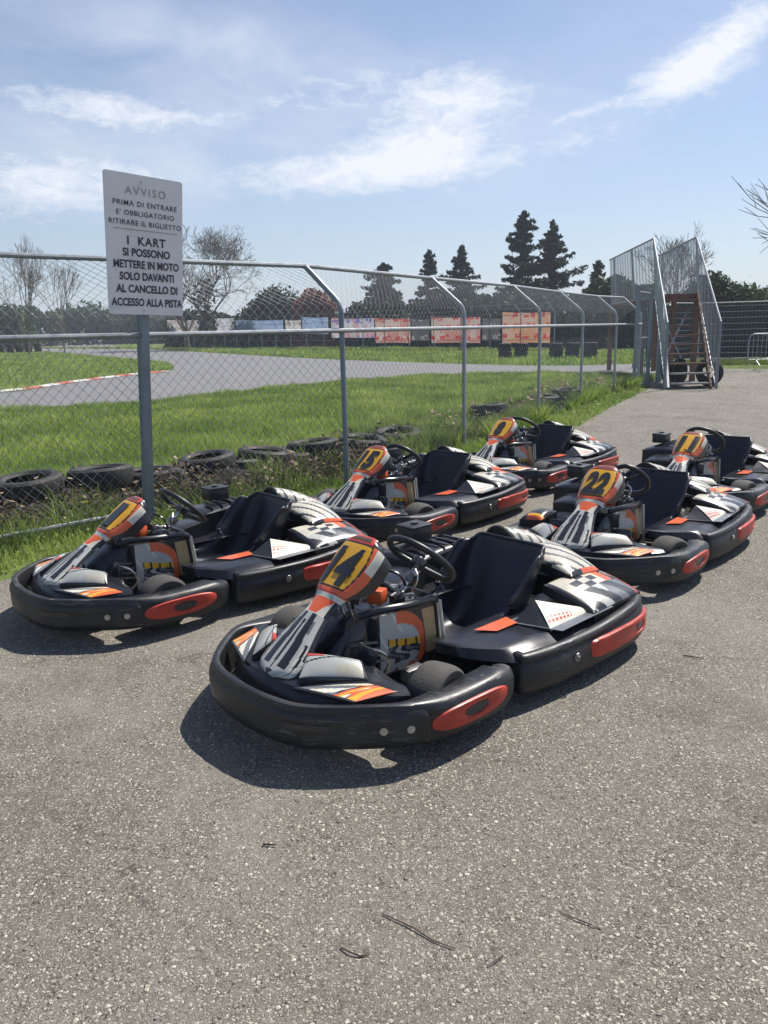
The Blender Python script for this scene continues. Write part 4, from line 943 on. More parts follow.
grass_field('meadow_grass', field, 230000, .05, .20, .0045, GRASS, lab='long green grass between the fence and the track', power=1.25)
farf = [tuple(q) for q in far if q[1] < 110] + [(-60, 130), (-20, 85), (-3, 76), (12, 52), (16, 40), (13, 33)]
grass_field('tall_tufts', fence_off(-.15) + fence_off(2.0)[::-1], 60000, .12, .36, .004, GRASS, lab='taller uneven grass tufts growing around the tyres and fence posts', power=1.2, cond=lambda x, y: (np.sin(x * 5.1 + y * 1.7) * np.sin(y * 3.3 - x) > .05) & ((y > 9.4) | (rng.random(len(x)) < .12)))
grass_field('far_grass', farf, 60000, .10, .25, .006, GRASS, lab='green grass strip beyond the track below the banners')
grass_field('island_grass', island, 60000, .08, .2, .005, GRASS, lab='grass of the island inside the track loop')
verge = [(q[0], q[1]) for q in edge_s] + fence_off(1.0)[::-1]
edge_arr = np.array([(q[0], q[1]) for q in edge_s])
def off_edge(x, y):
    d = np.min(np.hypot(x[:, None] - edge_arr[None, ::2, 0], y[:, None] - edge_arr[None, ::2, 1]), axis=1); return (rng.random(len(x)) < np.clip(d / .35, .12, 1))
grass_field('verge_grass', verge, 42000, .04, .15, .0038, GRASS, lab='short grass along the foot of the fence', power=1.6, cond=off_edge)
# leafy ground cover on the verge
def cover(name, poly, n, size, zmax, m, lab, cat, power=1.6, mats=None, cond=None):
    P = np.array(poly); x0, y0 = P.min(0); x1, y1 = P.max(0); x = x0 + (x1 - x0) * rng.random(n * 6); y = y0 + (y1 - y0) * rng.random(n * 6) ** power
    ok = inpoly(x, y, P) & (np.arctan2(x, y) > -.6)
    if cond is not None: ok &= cond(x, y)
    x = x[ok][:n]; y = y[ok][:n]; k = len(x); cl_ = .5 + .5 * np.sin(x * 6.3 + 2 * np.sin(y * 4)) * np.sin(y * 5.7)
    z = .004 + zmax * rng.random(k) * (.3 + cl_); V, F = leaves(np.stack([x, y, z], 1), size * (.5 + rng.random(k)) * np.maximum(1, y / 9), .55, up=1.2)
    return tag(np_mesh(name, V, F, [m], rnd=np.clip(rng.random(k) * .6 + cl_ * .4, 0, 1)), lab, cat, None, 'stuff')
cover('verge_weeds', verge, 46000, .014, .09, WEED, 'low leafy weeds between the asphalt and the fence', 'weeds', cond=off_edge)
cover('dead_leaves', fence_off(.15) + fence_off(1.35)[::-1], 8000, .026, .30, DRYL, 'dry beige dead leaves caught along the tyres', 'leaves')
DARKL = leafmat('rotten_leaf', (.035, .022, .015), (.12, .08, .05), .85, .1)
cover('rotten_leaves', fence_off(.35) + fence_off(1.5)[::-1], 34000, .024, .27, DARKL, 'dark brown rotting leaves and soil heaped around the tyres', 'leaves', cond=lambda x, y: y < 10.8)
cover('edge_litter', [(q[0] + .04, q[1] - .10) for q in edge_s] + [(q[0] - .12, q[1] + .12) for q in edge_s[::-1]], 2600, .010, .012, DRYL, 'brown leaf litter along the asphalt edge', 'litter')
# dry bramble stems
cover('front_weeds', fence_off(.12) + fence_off(.75)[::-1], 9000, .017, .22, WEED, 'taller green weeds growing up in front of the old tyres', 'weeds')
def brambles():
    V = []; F = []; k = 0; fo2 = fence_off(.55); n = 2600
    segs = [(i, i + 1) for i in range(1, 7)]; b = MB()
    for _ in range(n):
        i, j = random.choice(segs); f = random.random(); x = fo2[i][0] * (1 - f) + fo2[j][0] * f + random.gauss(0, .22); y = fo2[i][1] * (1 - f) + fo2[j][1] * f + random.gauss(0, .22)
        h = random.uniform(.1, .36); a = random.uniform(0, 6.3); l = random.uniform(.02, .25)
        b.tube([(x, y, 0), (x + math.cos(a) * l * .4, y + math.sin(a) * l * .4, h * .7), (x + math.cos(a) * l, y + math.sin(a) * l, h * random.uniform(.7, 1.05))], [.003, .0022, .001], STEM, 3, caps=False)
    return tag(b.build('dry_stems', None, recalc=False, sharp=0), 'dry brown stems tangled along the foot of the fence', 'stems', None, 'stuff')
brambles()
# yellow flowers
def flower(x, y, z, r, lab):
    b = MB(); b.tube([(0, 0, -z), (.005, 0, 0)], .0015, WEED, 4)
    for k in range(9): a = 2 * PI * k / 9; b.add([(0, 0, 0), (math.cos(a - .25) * r * .7, math.sin(a - .25) * r * .7, .006), (math.cos(a) * r, math.sin(a) * r, .004), (math.cos(a + .25) * r * .7, math.sin(a + .25) * r * .7, .006)], [[0, 1, 2, 3]], YELF, False)
    o = b.build('yellow_flower', None, recalc=False); o.location = (x, y, z); return tag(o, lab, 'flower')
flower(-2.48, 6.42, .18, .030, 'single yellow dandelion in front of the old tyres, left of the sign post')

# ------------------------------------------------------------------ twigs and stones on the asphalt
def twig(pts, r, lab):
    b = MB(); b.tube(pts, r, BARK, 6); return tag(b.build('twig'), lab, 'twig')
twig([(-.03, 1.80, .010), (.05, 1.745, .012), (.10, 1.70, .010), (.155, 1.67, .011)], [.0016, .0022, .002, .001], 'long thin straight twig on the asphalt at the bottom centre')
twig([(-.135, 1.685, .010), (-.11, 1.665, .014), (-.085, 1.655, .010), (-.06, 1.66, .010)], [.0022, .002, .003, .001], 'short curved twig left of the long thin twig')
twig([(.225, 1.615, .010), (.25, 1.63, .013), (.27, 1.65, .009)], [.001, .002, .001], 'small hooked twig right of the long thin twig')
twig([(.44, 1.79, .009), (.49, 1.755, .011), (.53, 1.73, .009)], [.001, .002, .001], 'thin twig at the lower right of the asphalt')
twig([(-.39, 2.10, .012), (-.35, 2.095, .013)], [.004, .002], 'small dark bark chip on the asphalt in front of the nearest kart')
twig([(1.38, 3.42, .012), (1.46, 3.38, .012)], [.003, .002], 'dark bark chip on the asphalt right of the nearest kart')
def gravel():
    n = 3200; x = rng.uniform(-1.7, 3.4, n); y = 1.2 + 6 * rng.random(n) ** 1.5; V = []; F = []
    ico = [(0, 0, 1), (.894, 0, .447), (.276, .851, .447), (-.724, .526, .447), (-.724, -.526, .447), (.276, -.851, .447), (.724, .526, -.447), (-.276, .851, -.447), (-.894, 0, -.447), (-.276, -.851, -.447), (.724, -.526, -.447), (0, 0, -1)]
    fc = np.array([(0, 1, 2), (0, 2, 3), (0, 3, 4), (0, 4, 5), (0, 5, 1), (1, 6, 2), (2, 7, 3), (3, 8, 4), (4, 9, 5), (5, 10, 1), (6, 7, 2), (7, 8, 3), (8, 9, 4), (9, 10, 5), (10, 6, 1), (11, 7, 6), (11, 8, 7), (11, 9, 8), (11, 10, 9), (11, 6, 10)])
    I = np.array(ico); s = (.0022 + .0045 * rng.random(n) ** 2.2)
    a = rng.random(n) * 2 * PI; sx = s * (1 + .5 * rng.random(n)); sy = s; sz = s * .38
    P = I[None] * np.stack([sx, sy, sz], 1)[:, None]; P = P * (1 + .15 * rng.normal(size=(n, 12, 1))); ca, sa = np.cos(a)[:, None], np.sin(a)[:, None]
    Q = np.stack([P[..., 0] * ca - P[..., 1] * sa + x[:, None], P[..., 0] * sa + P[..., 1] * ca + y[:, None], P[..., 2] + .0065], 2).reshape(-1, 3)
    Fc = (fc[None] + np.arange(n)[:, None, None] * 12).reshape(-1, 3)
    gm = leafmat('pebble', (.13, .11, .09), (.42, .38, .32), .8, 0.)
    return tag(np_mesh('gravel', Q, Fc, [gm], rnd=np.repeat(rng.random(n), 20), smooth=True), 'pale loose pebbles scattered over the asphalt', 'gravel', None, 'stuff')
gravel()

# ------------------------------------------------------------------ footbridge with stairs
br = empty('steel_footbridge', (7.25, 18.7, 0), 0, 'grey steel footbridge with open stairs and tall barred side screens', 'footbridge'); bo = Vector((7.25, 18.7, 0))
SLb, SRb = Vector((6.74, 18.65, .0)), Vector((7.74, 18.65, .0)); SLt, SRt = Vector((7.42, 21.3, 2.27)), Vector((8.32, 21.3, 2.27))
def bar(b, p, q, wx, wz, m):
    p, q = Vector(p), Vector(q); d_ = (q - p); M3 = d_.to_track_quat('Y', 'Z').to_matrix(); b.box((p + q) / 2, (wx, d_.length, wz), m, M3)
for s0, s1, m in ((SLb, SLt, GALV), (SRb, SRt, RUST)):
    b = MB(); bar(b, s0 - bo, s1 - bo, .05, .17, m)
    if m is RUST:
        for k in range(20):
            f = (k + .5) / 20; p = s0.lerp(s1, f) - bo; b.box(p + Vector((0, -.03, .088)), (.045, .05, .006), BARKG, Matrix.Rotation(R(40), 3, 'X'))
    b.build('stringer', br)
for k in range(10):
    f = (k + .6) / 10.4; b = MB(); p = SLb.lerp(SLt, f) - bo; q = SRb.lerp(SRt, f) - bo; c_ = (p + q) / 2; b.box(c_, ((q - p).length - .05, .27, .04), (RUST if k > 1 else STEEL), Matrix.Rotation(0, 3, 'Z')); b.build('step', br)
# landing + deck
dv = Vector((.13, 1., 0)).normalized(); PLl = SLt.copy(); PLr = SRt.copy(); EL, ER = Vector((7.80, 27.3, PLl.z)), PLr + dv * 5.0
b = MB(); vs = []
for p in (PLl, PLr, ER, EL): vs.append(p - bo + Vector((0, 0, .0)))
vs += [v + Vector((0, 0, -.14)) for v in vs]; b.add(vs, [[0, 1, 2, 3], [7, 6, 5, 4], [0, 4, 5, 1], [1, 5, 6, 2], [2, 6, 7, 3], [3, 7, 4, 0]], RUST, False); b.build('deck', br)
for p in (PLl, PLr, EL, ER, PLl + dv * 2.6, PLr + dv * 2.6):
    b = MB(); b.box(Vector((p.x, p.y, 1.07)) - bo, (.12, .12, 2.14), RUST if p.x > 7.6 else GALVB); b.build('post', br)
b = MB(); bar(b, Vector((7.45, 21.4, .3)) - bo, Vector((8.2, 21.5, 1.9)) - bo, .04, .04, GALV); bar(b, Vector((8.2, 21.4, .3)) - bo, Vector((7.4, 21.5, 1.9)) - bo, .04, .04, GALV); b.build('cross_brace', br)
def screen(P, name='side_screen', gap=.14, sheet=None):
    """P: list of (bottom, top) stations"""
    b = MB()
    for i in range(len(P) - 1):
        b0, t0 = P[i]; b1, t1 = P[i + 1]; n = max(2, int((Vector(b1) - Vector(b0)).xy.length / gap))
        for k in range(n + 1):
            f = k / n; a_ = Vector(b0).lerp(Vector(b1), f) - bo; c_ = Vector(t0).lerp(Vector(t1), f) - bo
            if (c_ - a_).length > .08: b.tube([a_, c_], (.011 if (k * 7 + i) % 3 == 0 else .006) if k % 22 else .026, GALV, 4, caps=False)
        b.tube([Vector(t0) - bo, Vector(t1) - bo], .024, GALV, 8); b.tube([Vector(b0) - bo, Vector(b1) - bo], .018, GALV, 6)
        if sheet and i >= sheet:
            # corrugated sheet
            n = int((Vector(b1) - Vector(b0)).xy.length / .06); vs = []; nx = Vector((dv.y, -dv.x, 0))
            for k in range(n + 1):
                f = k / n; o_ = nx * (.02 if k % 2 else -.02) - bo; vs += [Vector(b0).lerp(Vector(b1), f) + o_, Vector(t0).lerp(Vector(t1), f) + o_]
            b.add(vs, [[2 * k, 2 * k + 2, 2 * k + 3, 2 * k + 1] for k in range(n)], SHEET, False)
    return b.build(name, br)
pk = Vector((0, 0, 1.36)); 
hL0 = Vector((6.63, 18.62, 1.53)); hR0 = Vector((7.86, 18.62, 1.53)); pkL = Vector((7.10, 21.3, 3.66)); pkR = Vector((8.24, 21.4, 3.68))
o = screen([((6.66, 18.62, .05), hL0), (Vector((PLl.x - .2, PLl.y, 2.2)), pkL)])
o = screen([((7.84, 18.62, .05), hR0), (Vector((PLr.x + .05, PLr.y, 2.2)), pkR)])
o = screen([(Vector((PLl.x - .15, PLl.y, 2.2)), pkL + Vector((.01, .02, 0))), (Vector((EL.x, EL.y, 2.2)), Vector((EL.x - .12, EL.y, 3.62)))], gap=.12)
o = screen([(Vector((PLr.x + .02, PLr.y, 2.2)), pkR), (Vector((ER.x, ER.y, 2.2)), Vector((ER.x, ER.y, 3.64)))], gap=.10)
for hh in (hL0, hR0):
    b = MB(); b.tube([Vector((hh.x, hh.y, 0)) - bo, hh - bo], .03, GALVB, 8); b.build('post', br)

# ------------------------------------------------------------------ site fence panels and barrier on the right
P_ = [(9.9, 24.2), (12.0, 27.9)]
def mesh_panel(p, q, h, lab, grp):
    o_ = Vector(((p[0] + q[0]) / 2, (p[1] + q[1]) / 2, 0)); e = empty('site_fence_panel', o_, 0, lab, 'fence panel', grp); P0, Q0 = Vector((*p, 0)) - o_, Vector((*q, 0)) - o_; Lp = (Q0 - P0).length
    b = MB(); b.tube([P0 + Vector((0, 0, .05)), P0 + Vector((0, 0, h))], .022, GALV, 8); b.tube([Q0 + Vector((0, 0, .05)), Q0 + Vector((0, 0, h))], .022, GALV, 8)
    b.tube([P0 + Vector((0, 0, h)), Q0 + Vector((0, 0, h))], .02, GALV, 8); b.tube([P0 + Vector((0, 0, .15)), Q0 + Vector((0, 0, .15))], .02, GALV, 8); b.build('frame', e)
    b = MB(); n = int(Lp / .12)
    for k in range(1, n): p_ = P0.lerp(Q0, k / n); b.tube([p_ + Vector((0, 0, .15)), p_ + Vector((0, 0, h))], .003, WIREF, 3, caps=False)
    for k in range(1, int(h / .22)): z = Vector((0, 0, .15 + .22 * k)); b.tube([P0 + z, Q0 + z], .003, WIREF, 3, caps=False)
    b.build('wire_mesh', e)
    for p_ in (P0, Q0): b = MB(); b.box(p_ + Vector((0, 0, .07)), (.25, .6, .13), STEEL, bev=.02); b.build('foot', e)
sfg = 'tall wire site fence panels at the back of the yard'
mesh_panel((12.45, 31.4), (15.4, 30.3), 2.25, 'wire site fence panel just right of the stairs', sfg)
mesh_panel((15.46, 30.28), (18.4, 29.2), 2.25, 'wire site fence panel at the right picture edge', sfg)
mesh_panel((9.2, 28.6), (12.38, 31.3), 2.25, 'wire site fence panel seen behind the stairs', sfg)
be = empty('crowd_barrier', (14.0, 28.0, 0), 0, 'low grey tubular crowd barrier at the right picture edge', 'barrier')
b = MB(); w2 = 1.15; b.tube(catmull([(-w2 + .0, 0, .0), (-w2, 0, .9), (-w2 + .12, 0, 1.08), (-w2 + .3, 0, 1.1)], 4) + [(w2 - .3, 0, 1.1), (w2 - .06, 0, 1.04), (w2, 0, .9), (w2, 0, 0)], .022, GALV, 8); b.tube([(-w2, 0, .22), (w2, 0, .22)], .018, GALV, 8); b.build('frame', be)
b = MB()
for k in range(1, 15): b.tube([(-w2 + 2 * w2 * k / 15, 0, .22), (-w2 + 2 * w2 * k / 15, 0, 1.1)], .009, GALV, 5)
b.build('bars', be)
for s in (-.85, .85): b = MB(); b.tube([(s, -.3, .02), (s, 0, .2), (s, .3, .02)], .015, GALV, 6); b.build('foot', be)
# ------------------------------------------------------------------ banners on the far fence
def nmat_banner(name, bgc, ink1, ink2, sc_=3.):
    m, nt, b = newmat(name); L = nt.links.new; tc = nn(nt, 'ShaderNodeTexCoord'); mp = nn(nt, 'ShaderNodeMapping'); mp.inputs['Scale'].default_value = (sc_ * .9, sc_ * .9, sc_ * .55); L(tc.outputs['Object'], mp.inputs['Vector'])
    def mm(op, a, c=None, clamp=False):
        n = nn(nt, 'ShaderNodeMath', operation=op); n.use_clamp = clamp
        for q, x in enumerate((a, c)):
            if x is None: continue
            if isinstance(x, (int, float)): n.inputs[q].default_value = x
            else: L(x, n.inputs[q])
        return n.outputs[0]
    def mxx(f, a, c):
        x = nn(nt, 'ShaderNodeMix', data_type='RGBA'); L(f, x.inputs['Factor'])
        for nme, q in (('A', a), ('B', c)):
            if isinstance(q, tuple): x.inputs[nme].default_value = (*q, 1)
            else: L(q, x.inputs[nme])
        return x.outputs['Result']
    sp_ = nn(nt, 'ShaderNodeSeparateXYZ'); L(tc.outputs['Object'], sp_.inputs[0]); row = mm('FRACT', mm('MULTIPLY', sp_.outputs[2], 1.55)); rowm = mm('MULTIPLY', mm('GREATER_THAN', row, .22), mm('LESS_THAN', row, .74))
    v = nn(nt, 'ShaderNodeTexVoronoi', distance='CHEBYCHEV'); v.inputs['Scale'].default_value = 2.6 * sc_ / 3; L(tc.outputs['Object'], v.inputs['Vector']); vs_ = nn(nt, 'ShaderNodeSeparateColor'); L(v.outputs['Color'], vs_.inputs[0])
    ring = mm('MULTIPLY', mm('GREATER_THAN', v.outputs['Distance'], .13), mm('LESS_THAN', v.outputs['Distance'], .40)); f1 = mm('MULTIPLY', mm('MULTIPLY', ring, rowm), mm('GREATER_THAN', vs_.outputs[0], .25))
    n0 = nn(nt, 'ShaderNodeTexNoise'); n0.inputs['Scale'].default_value = .8; L(tc.outputs['Object'], n0.inputs['Vector'])
    bgm = mxx(mm('GREATER_THAN', n0.outputs['Fac'], .50), bgc, tuple(.55 * p + .45 * q for p, q in zip(bgc, ink2)))
    res = mxx(f1, bgm, ink1); L(res, b.inputs['Base Color']); b.inputs['Roughness'].default_value = .6; return m
def translu(m, f=.55):
    nt = m.node_tree; L = nt.links.new; b = nt.nodes['Principled BSDF']; t = nn(nt, 'ShaderNodeBsdfTranslucent'); src = b.inputs['Base Color'].links[0].from_socket; L(src, t.inputs['Color'])
    ms = nn(nt, 'ShaderNodeMixShader'); ms.inputs[0].default_value = f; L(b.outputs[0], ms.inputs[1]); L(t.outputs[0], ms.inputs[2]); L(ms.outputs[0], nt.nodes['Material Output'].inputs['Surface'])
BW = mat('banner_white', (.62, .64, .70), .6, var=.08, scale=1); BB = mat('banner_pale_blue', (.30, .40, .60), .6, var=.12, scale=1)
BRD = nmat_banner('banner_red_print', (.52, .40, .37), (.50, .04, .035), (.52, .07, .05)); BRB = nmat_banner('banner_red_blue_print', (.52, .50, .56), (.14, .12, .42), (.50, .08, .10)); BDK = nmat_banner('banner_dark_print', (.10, .10, .11), (.3, .28, .27), (.05, .05, .06))
BWP = nmat_banner('banner_pale_print', (.60, .58, .57), (.35, .25, .25), (.50, .40, .38)); BOR = nmat_banner('banner_orange_print', (.54, .36, .28), (.50, .07, .06), (.62, .22, .05), 2.6)
for m_ in (BW, BB, BRD, BRB, BDK, BWP, BOR): translu(m_)
FL0, FL1 = Vector((-22.5, 93., 0)), Vector((-3.0, 64., 0)); FL2 = Vector((10.6, 49., 0))
import bisect
def unproj_on(u_dir, A_, B2):   # point on line A_-B2 at given x/y ratio
    r = u_dir; d_ = B2 - A_; t = (r * A_.y - A_.x) / (d_.x - r * d_.y); return A_ + d_ * t
bf = empty('track_fence', (-3, 64, 0), 0, 'far wire fence with leaning post tops behind the track, hung with banners', 'fence'); bfo = Vector((-3, 64, 0))
allp = []
for A_, B2, n in ((FL0, FL1, 12), (FL1, FL2, 8)):
    for k in range(n): allp.append(A_.lerp(B2, k / n))
allp.append(FL2)
for p in allp:
    b = MB(); b.tube([p - bfo, p - bfo + Vector((0, 0, 2.35)), p - bfo + Vector((-.5, -.3, 2.9))], .04, GALV, 6); b.build('post', bf)
b = MB()
for z in (.8, 1.6, 2.35): b.tube([p - bfo + Vector((0, 0, z)) for p in allp], .012, GALV, 5)
for k_, z in ((.5, 2.62), (1., 2.9)): b.tube([p - bfo + Vector((-.5 * k_, -.3 * k_, z)) for p in allp], .012, GALV, 5)
b.build('wires', bf)
bang = 'advertising banners on the far track fence'
bn = [(168, 200, 320, 333, BWP, 'pale mottled banner at the left end of the row'), (216, 235, 318, 333, BW, 'narrow plain white banner'), (236, 284, 320, 333, BB, 'pale blue banner left of the printed white one'), (286, 302, 320, 333, BWP, 'small white banner with dark print beside the blue banner'), (303, 329, 317, 334, BB, 'tall pale blue banner right of the small printed one'),
      (332, 375, 318, 338, BRB, 'white banner with blurred red and blue print'), (376, 411, 318, 343, BRD, 'white banner with red print, first of the red ones'), (412, 430, 319, 341, BDK, 'narrow dark banner between two red-printed ones'), (432, 481, 317, 343, BRD, 'wide white banner with dense red print behind the third bent post'), (483, 501, 318, 341, BDK, 'narrow dark banner left of the orange one'), (503, 551, 312, 343, BOR, 'orange and red banner at the right end of the row')]
def rayx(u, v):
    a, b2 = u - 384, v - 512; c_, s_ = math.cos(R(-1.328)), math.sin(R(-1.328)); a, b2 = c_ * a + s_ * b2, -s_ * a + c_ * b2; x = a / 787.7; y = -b2 / 787.7; c_, s_ = math.cos(R(13)), math.sin(R(13)); return x / (c_ + y * s_), (-s_ + y * c_) / (c_ + y * s_)
for u0, u1, v0, v1, m, lab in bn:
    P4 = []
    for u in (u0, u1):
        r, _ = rayx(u, (v0 + v1) / 2); p = unproj_on(r, *((FL0, FL1) if u < 340 else (FL1, FL2))); P4.append(p)
    vc = (u0 + u1) / 2; zt = [1.52 + rayx(u, v0)[1] * p.y for u, p in zip((u0, u1), P4)]; zb = [1.52 + rayx(u, v1)[1] * p.y for u, p in zip((u0, u1), P4)]
    o0 = Vector((P4[0].x, P4[0].y, 0)); nr = (P4[1] - P4[0]).cross(Vector((0, 0, 1))).normalized()
    if nr.y > 0: nr = -nr
    b = MB()
    def bf_(u, v, side=0.):
        p = P4[0].lerp(P4[1], u); t_, c_ = zt[0] * (1 - u) + zt[1] * u, zb[0] * (1 - u) + zb[1] * u; sag = .05 * math.sin(PI * u) * (1 if v > .5 else -.4); q = p + nr * (.06 + side + .04 * math.sin(u * 9) * math.sin(v * 3)); return (q.x - o0.x, q.y - o0.y, c_ + (t_ - c_) * v - sag)
    b.grid(16, 6, lambda u, v: bf_(u, v), m)
    o = b.build('banner', None, recalc=False); o.location = o0; tag(o, lab, 'banner', bang)

# ------------------------------------------------------------------ trees
def tube_np(V, F, p, q, r0, r1, n=4):
    d_ = q - p; l = np.linalg.norm(d_); d_ = d_ / (l + 1e-9); a = np.cross(d_, (0, 0, 1.)); 
    if np.linalg.norm(a) < .1: a = np.cross(d_, (1., 0, 0))
    a /= np.linalg.norm(a); b2 = np.cross(d_, a); o = len(V)
    for (c_, r) in ((p, r0), (q, r1)):
        for k in range(n): t = 2 * PI * k / n; V.append(c_ + (a * math.cos(t) + b2 * math.sin(t)) * r)
    for k in range(n): F.append((o + k, o + (k + 1) % n, o + n + (k + 1) % n, o + n + k))
def conifer(x, y, h, r, lab, grp, n=7000, lean=0., sz=.16, z0=.12):
    e = empty('conifer_tree', (x, y, 0), 0, lab, 'tree', grp); V = []; F = []
    tube_np(V, F, np.array([0, 0, 0.]), np.array([lean, 0, h * .97]), h * .022, .02, 7); np_mesh('trunk', np.array(V), np.array(F), [BARK], parent=e)
    cen = []; BV, BF = [], []; nb_ = int(n / 75)
    for k in range(nb_):
        t = z0 + (1 - z0) * ((k + rng.random()) / nb_) ** .9; az_ = rng.random() * 2 * PI; rad = (r * (1 - t) ** .8 + .10) * (.35 + .80 * rng.random()) * (1 + .3 * math.sin(2 * az_ + x * 3 + t * 7)); m_ = 25 + int(75 * min(1, rad / 1.6)); s_ = rng.random(m_) ** .65
        base = np.array([lean * t, 0, h * t]); dr = np.array([math.cos(az_), math.sin(az_), .05 + .45 * rng.random()]); tip = base + dr * rad + np.array([0, 0, -.12 * rad])
        tube_np(BV, BF, base, tip, .035, .01, 3)
        pts = base + (tip - base) * s_[:, None]; pts += rng.normal(size=(m_, 3)) * (.04 + .11 * rad * (1.1 - s_))[:, None] * [1, 1, .55]; pts[:, 2] -= abs(rng.normal(size=m_)) * .10 * s_; cen.append(pts)
    np_mesh('branches', np.array(BV), np.array(BF), [BARK], parent=e)
    cen = np.concatenate(cen); V, F = leaves(cen, sz * (.5 + .7 * rng.random(len(cen))), .4); np_mesh('crown', V, F, [CONI], rnd=rng.random(len(cen)), parent=e)
def bushy(name, x, y, h, rx, ry, m, lab, cat, grp=None, n=5000, sz=.16, z0=0., lobes=9, trunk=True):
    e = empty(name, (x, y, 0), 0, lab, cat, grp)
    V = []; F = []; tube_np(V, F, np.array([0, 0, 0.]), np.array([0, 0, h * .6]), h * .03 + .03, .03, 6)
    for k in range(5): a = rng.random() * 6.3; tube_np(V, F, np.array([0, 0, h * .2]), np.array([math.cos(a) * rx * .5, math.sin(a) * ry * .5, h * (.5 + .3 * rng.random())]), .05, .015, 4)
    np_mesh('trunk', np.array(V), np.array(F), [BARK], parent=e); cen = []
    for k in range(lobes):
        f = (k + .5) / lobes; cx = (rng.random() * 2 - 1) * rx * .75; cy = (rng.random() * 2 - 1) * ry * .6; hh = h * (.62 + .38 * rng.random()) * (1 - .35 * (abs(cx) / rx) ** 2)
        R_ = min(rx, h * .5) * (.35 + .3 * rng.random()); cz = max(hh - R_, R_ * .6); m_ = n // lobes; v = rng.normal(size=(m_, 3)); v /= np.linalg.norm(v, axis=1)[:, None]; rr_ = R_ * (.6 + .5 * rng.random(m_) ** .6)
        p = v * rr_[:, None] * [1.1, 1.1, .95] + [cx, cy, cz]; p += rng.normal(size=(m_, 3)) * .08 * R_; cen.append(p)
    k = n // 3; cen.append(np.stack([(rng.random(k) * 2 - 1) * rx * .85, (rng.random(k) * 2 - 1) * ry * .8, z0 + rng.random(k) ** 1.2 * h * .72], 1))
    cen = np.concatenate(cen); cen = cen[cen[:, 2] > .02]; V, F = leaves(cen, sz * (.6 + .8 * rng.random(len(cen))), .6); np_mesh('crown', V, F, [m], rnd=rng.random(len(cen)), parent=e)
def bare(x, y, h, spread, lab, depth=6, seed=1, ivy=0, lean=(0, 0), r0=None, first=.22, m=BARKG, grp=None, rmin=.008):
    rnd = random.Random(seed); e = empty('bare_tree', (x, y, 0), 0, lab, 'tree', grp); TV, TF, BV, BF = [], [], [], []
    def grow(p, d_, l, r, k):
        q = p + d_ * l; r2 = max(r * .68, rmin); tube_np(*((TV, TF) if k < 2 else (BV, BF)), p, q, r, r2, 5 if k < 2 else 3)
        if k >= depth: return
        nb2 = rnd.choice((2, 3)) if k else 5
        for _ in range(nb2):
            a = np.array([rnd.gauss(0, 1), rnd.gauss(0, 1), rnd.gauss(0, .6)]); a /= np.linalg.norm(a); nd = d_ + a * (spread if k else spread * 1.15) + np.array([0, 0, .10]); nd /= np.linalg.norm(nd); grow(q if k else p + d_ * l * rnd.uniform(.45, 1), nd, l * rnd.uniform(.62, .92) if k else h * .22, r2, k + 1)
    d0 = np.array([lean[0], lean[1], 1.]); d0 /= np.linalg.norm(d0); grow(np.zeros(3), d0, h * first * 1.3, r0 or h * .022, 0)
    np_mesh('trunk', np.array(TV), np.array(TF), [m], parent=e); np_mesh('branches', np.array(BV), np.array(BF), [m], parent=e)
    if ivy:
        c_ = np.stack([rng.normal(size=ivy) * h * .05, rng.normal(size=ivy) * h * .05, rng.random(ivy) * h * .6], 1); V, F = leaves(c_, .15 * (.6 + rng.random(ivy)), .7); np_mesh('ivy', V, F, [HEDG], rnd=rng.random(ivy), parent=e)
cg = 'dark conifers behind the far track fence'
conifer(11.2, 65, 10.3, 3.7, 'tallest dark conifer in the middle of the far tree line', cg, 12000, .3, .2)
conifer(14.0, 65.5, 9.6, 3.4, 'tall conifer just right of the tallest one', cg, 10000, -.2, .2)
conifer(7.3, 72, 8.5, 3.2, 'pointed conifer left of the tallest one', cg, 8000, 0, .2)
conifer(4.3, 73, 8.3, 2.9, 'slim conifer second left of the tallest one', cg, 7000, .2, .2)
conifer(.3, 76, 7.5, 4.6, 'broad low conifer above the red and blue banner', cg, 9000, .2, .22)
conifer(16.6, 62, 6.2, 2.4, 'shorter conifer beside the footbridge screen', cg, 6000, 0, .2)
bushy('evergreen_bush', -10.6, 82, 6.4, 3.2, 2.5, CONI, 'rounded dark evergreen right of the large bare tree', 'tree', None, 6000, .2)
bushy('copper_shrub', -6.3, 77.5, 5.7, 2.2, 1.6, REDL, 'copper red-brown shrub above the pale banners', 'shrub', None, 4500, .18)
bare(-18.0, 84, 11.6, .72, 'large bare tree with many fine twigs right of the notice board', 8, 5, 900, rmin=.014, r0=.2)
bare(-20.5, 86, 9.8, .6, 'second bare tree just behind the notice board edge', 7, 9, 0, rmin=.016)
bare(-30.5, 70, 8.6, .34, 'thin bare tree at the far left edge', 6, 12, 0, rmin=.010, r0=.09)
bare(-28.2, 72, 8.2, .34, 'thin bare tree second from the left edge', 6, 15, 0, rmin=.010, r0=.08)
bare(22.6, 62, 7.6, .55, 'bare tree behind the right screen of the footbridge', 7, 21, 0, rmin=.011, r0=.1)
bare(20.2, 29, 8.8, .62, 'bare tree reaching in at the right picture edge', 6, 33, 0, lean=(-.45, -.1), r0=.14, rmin=.010)
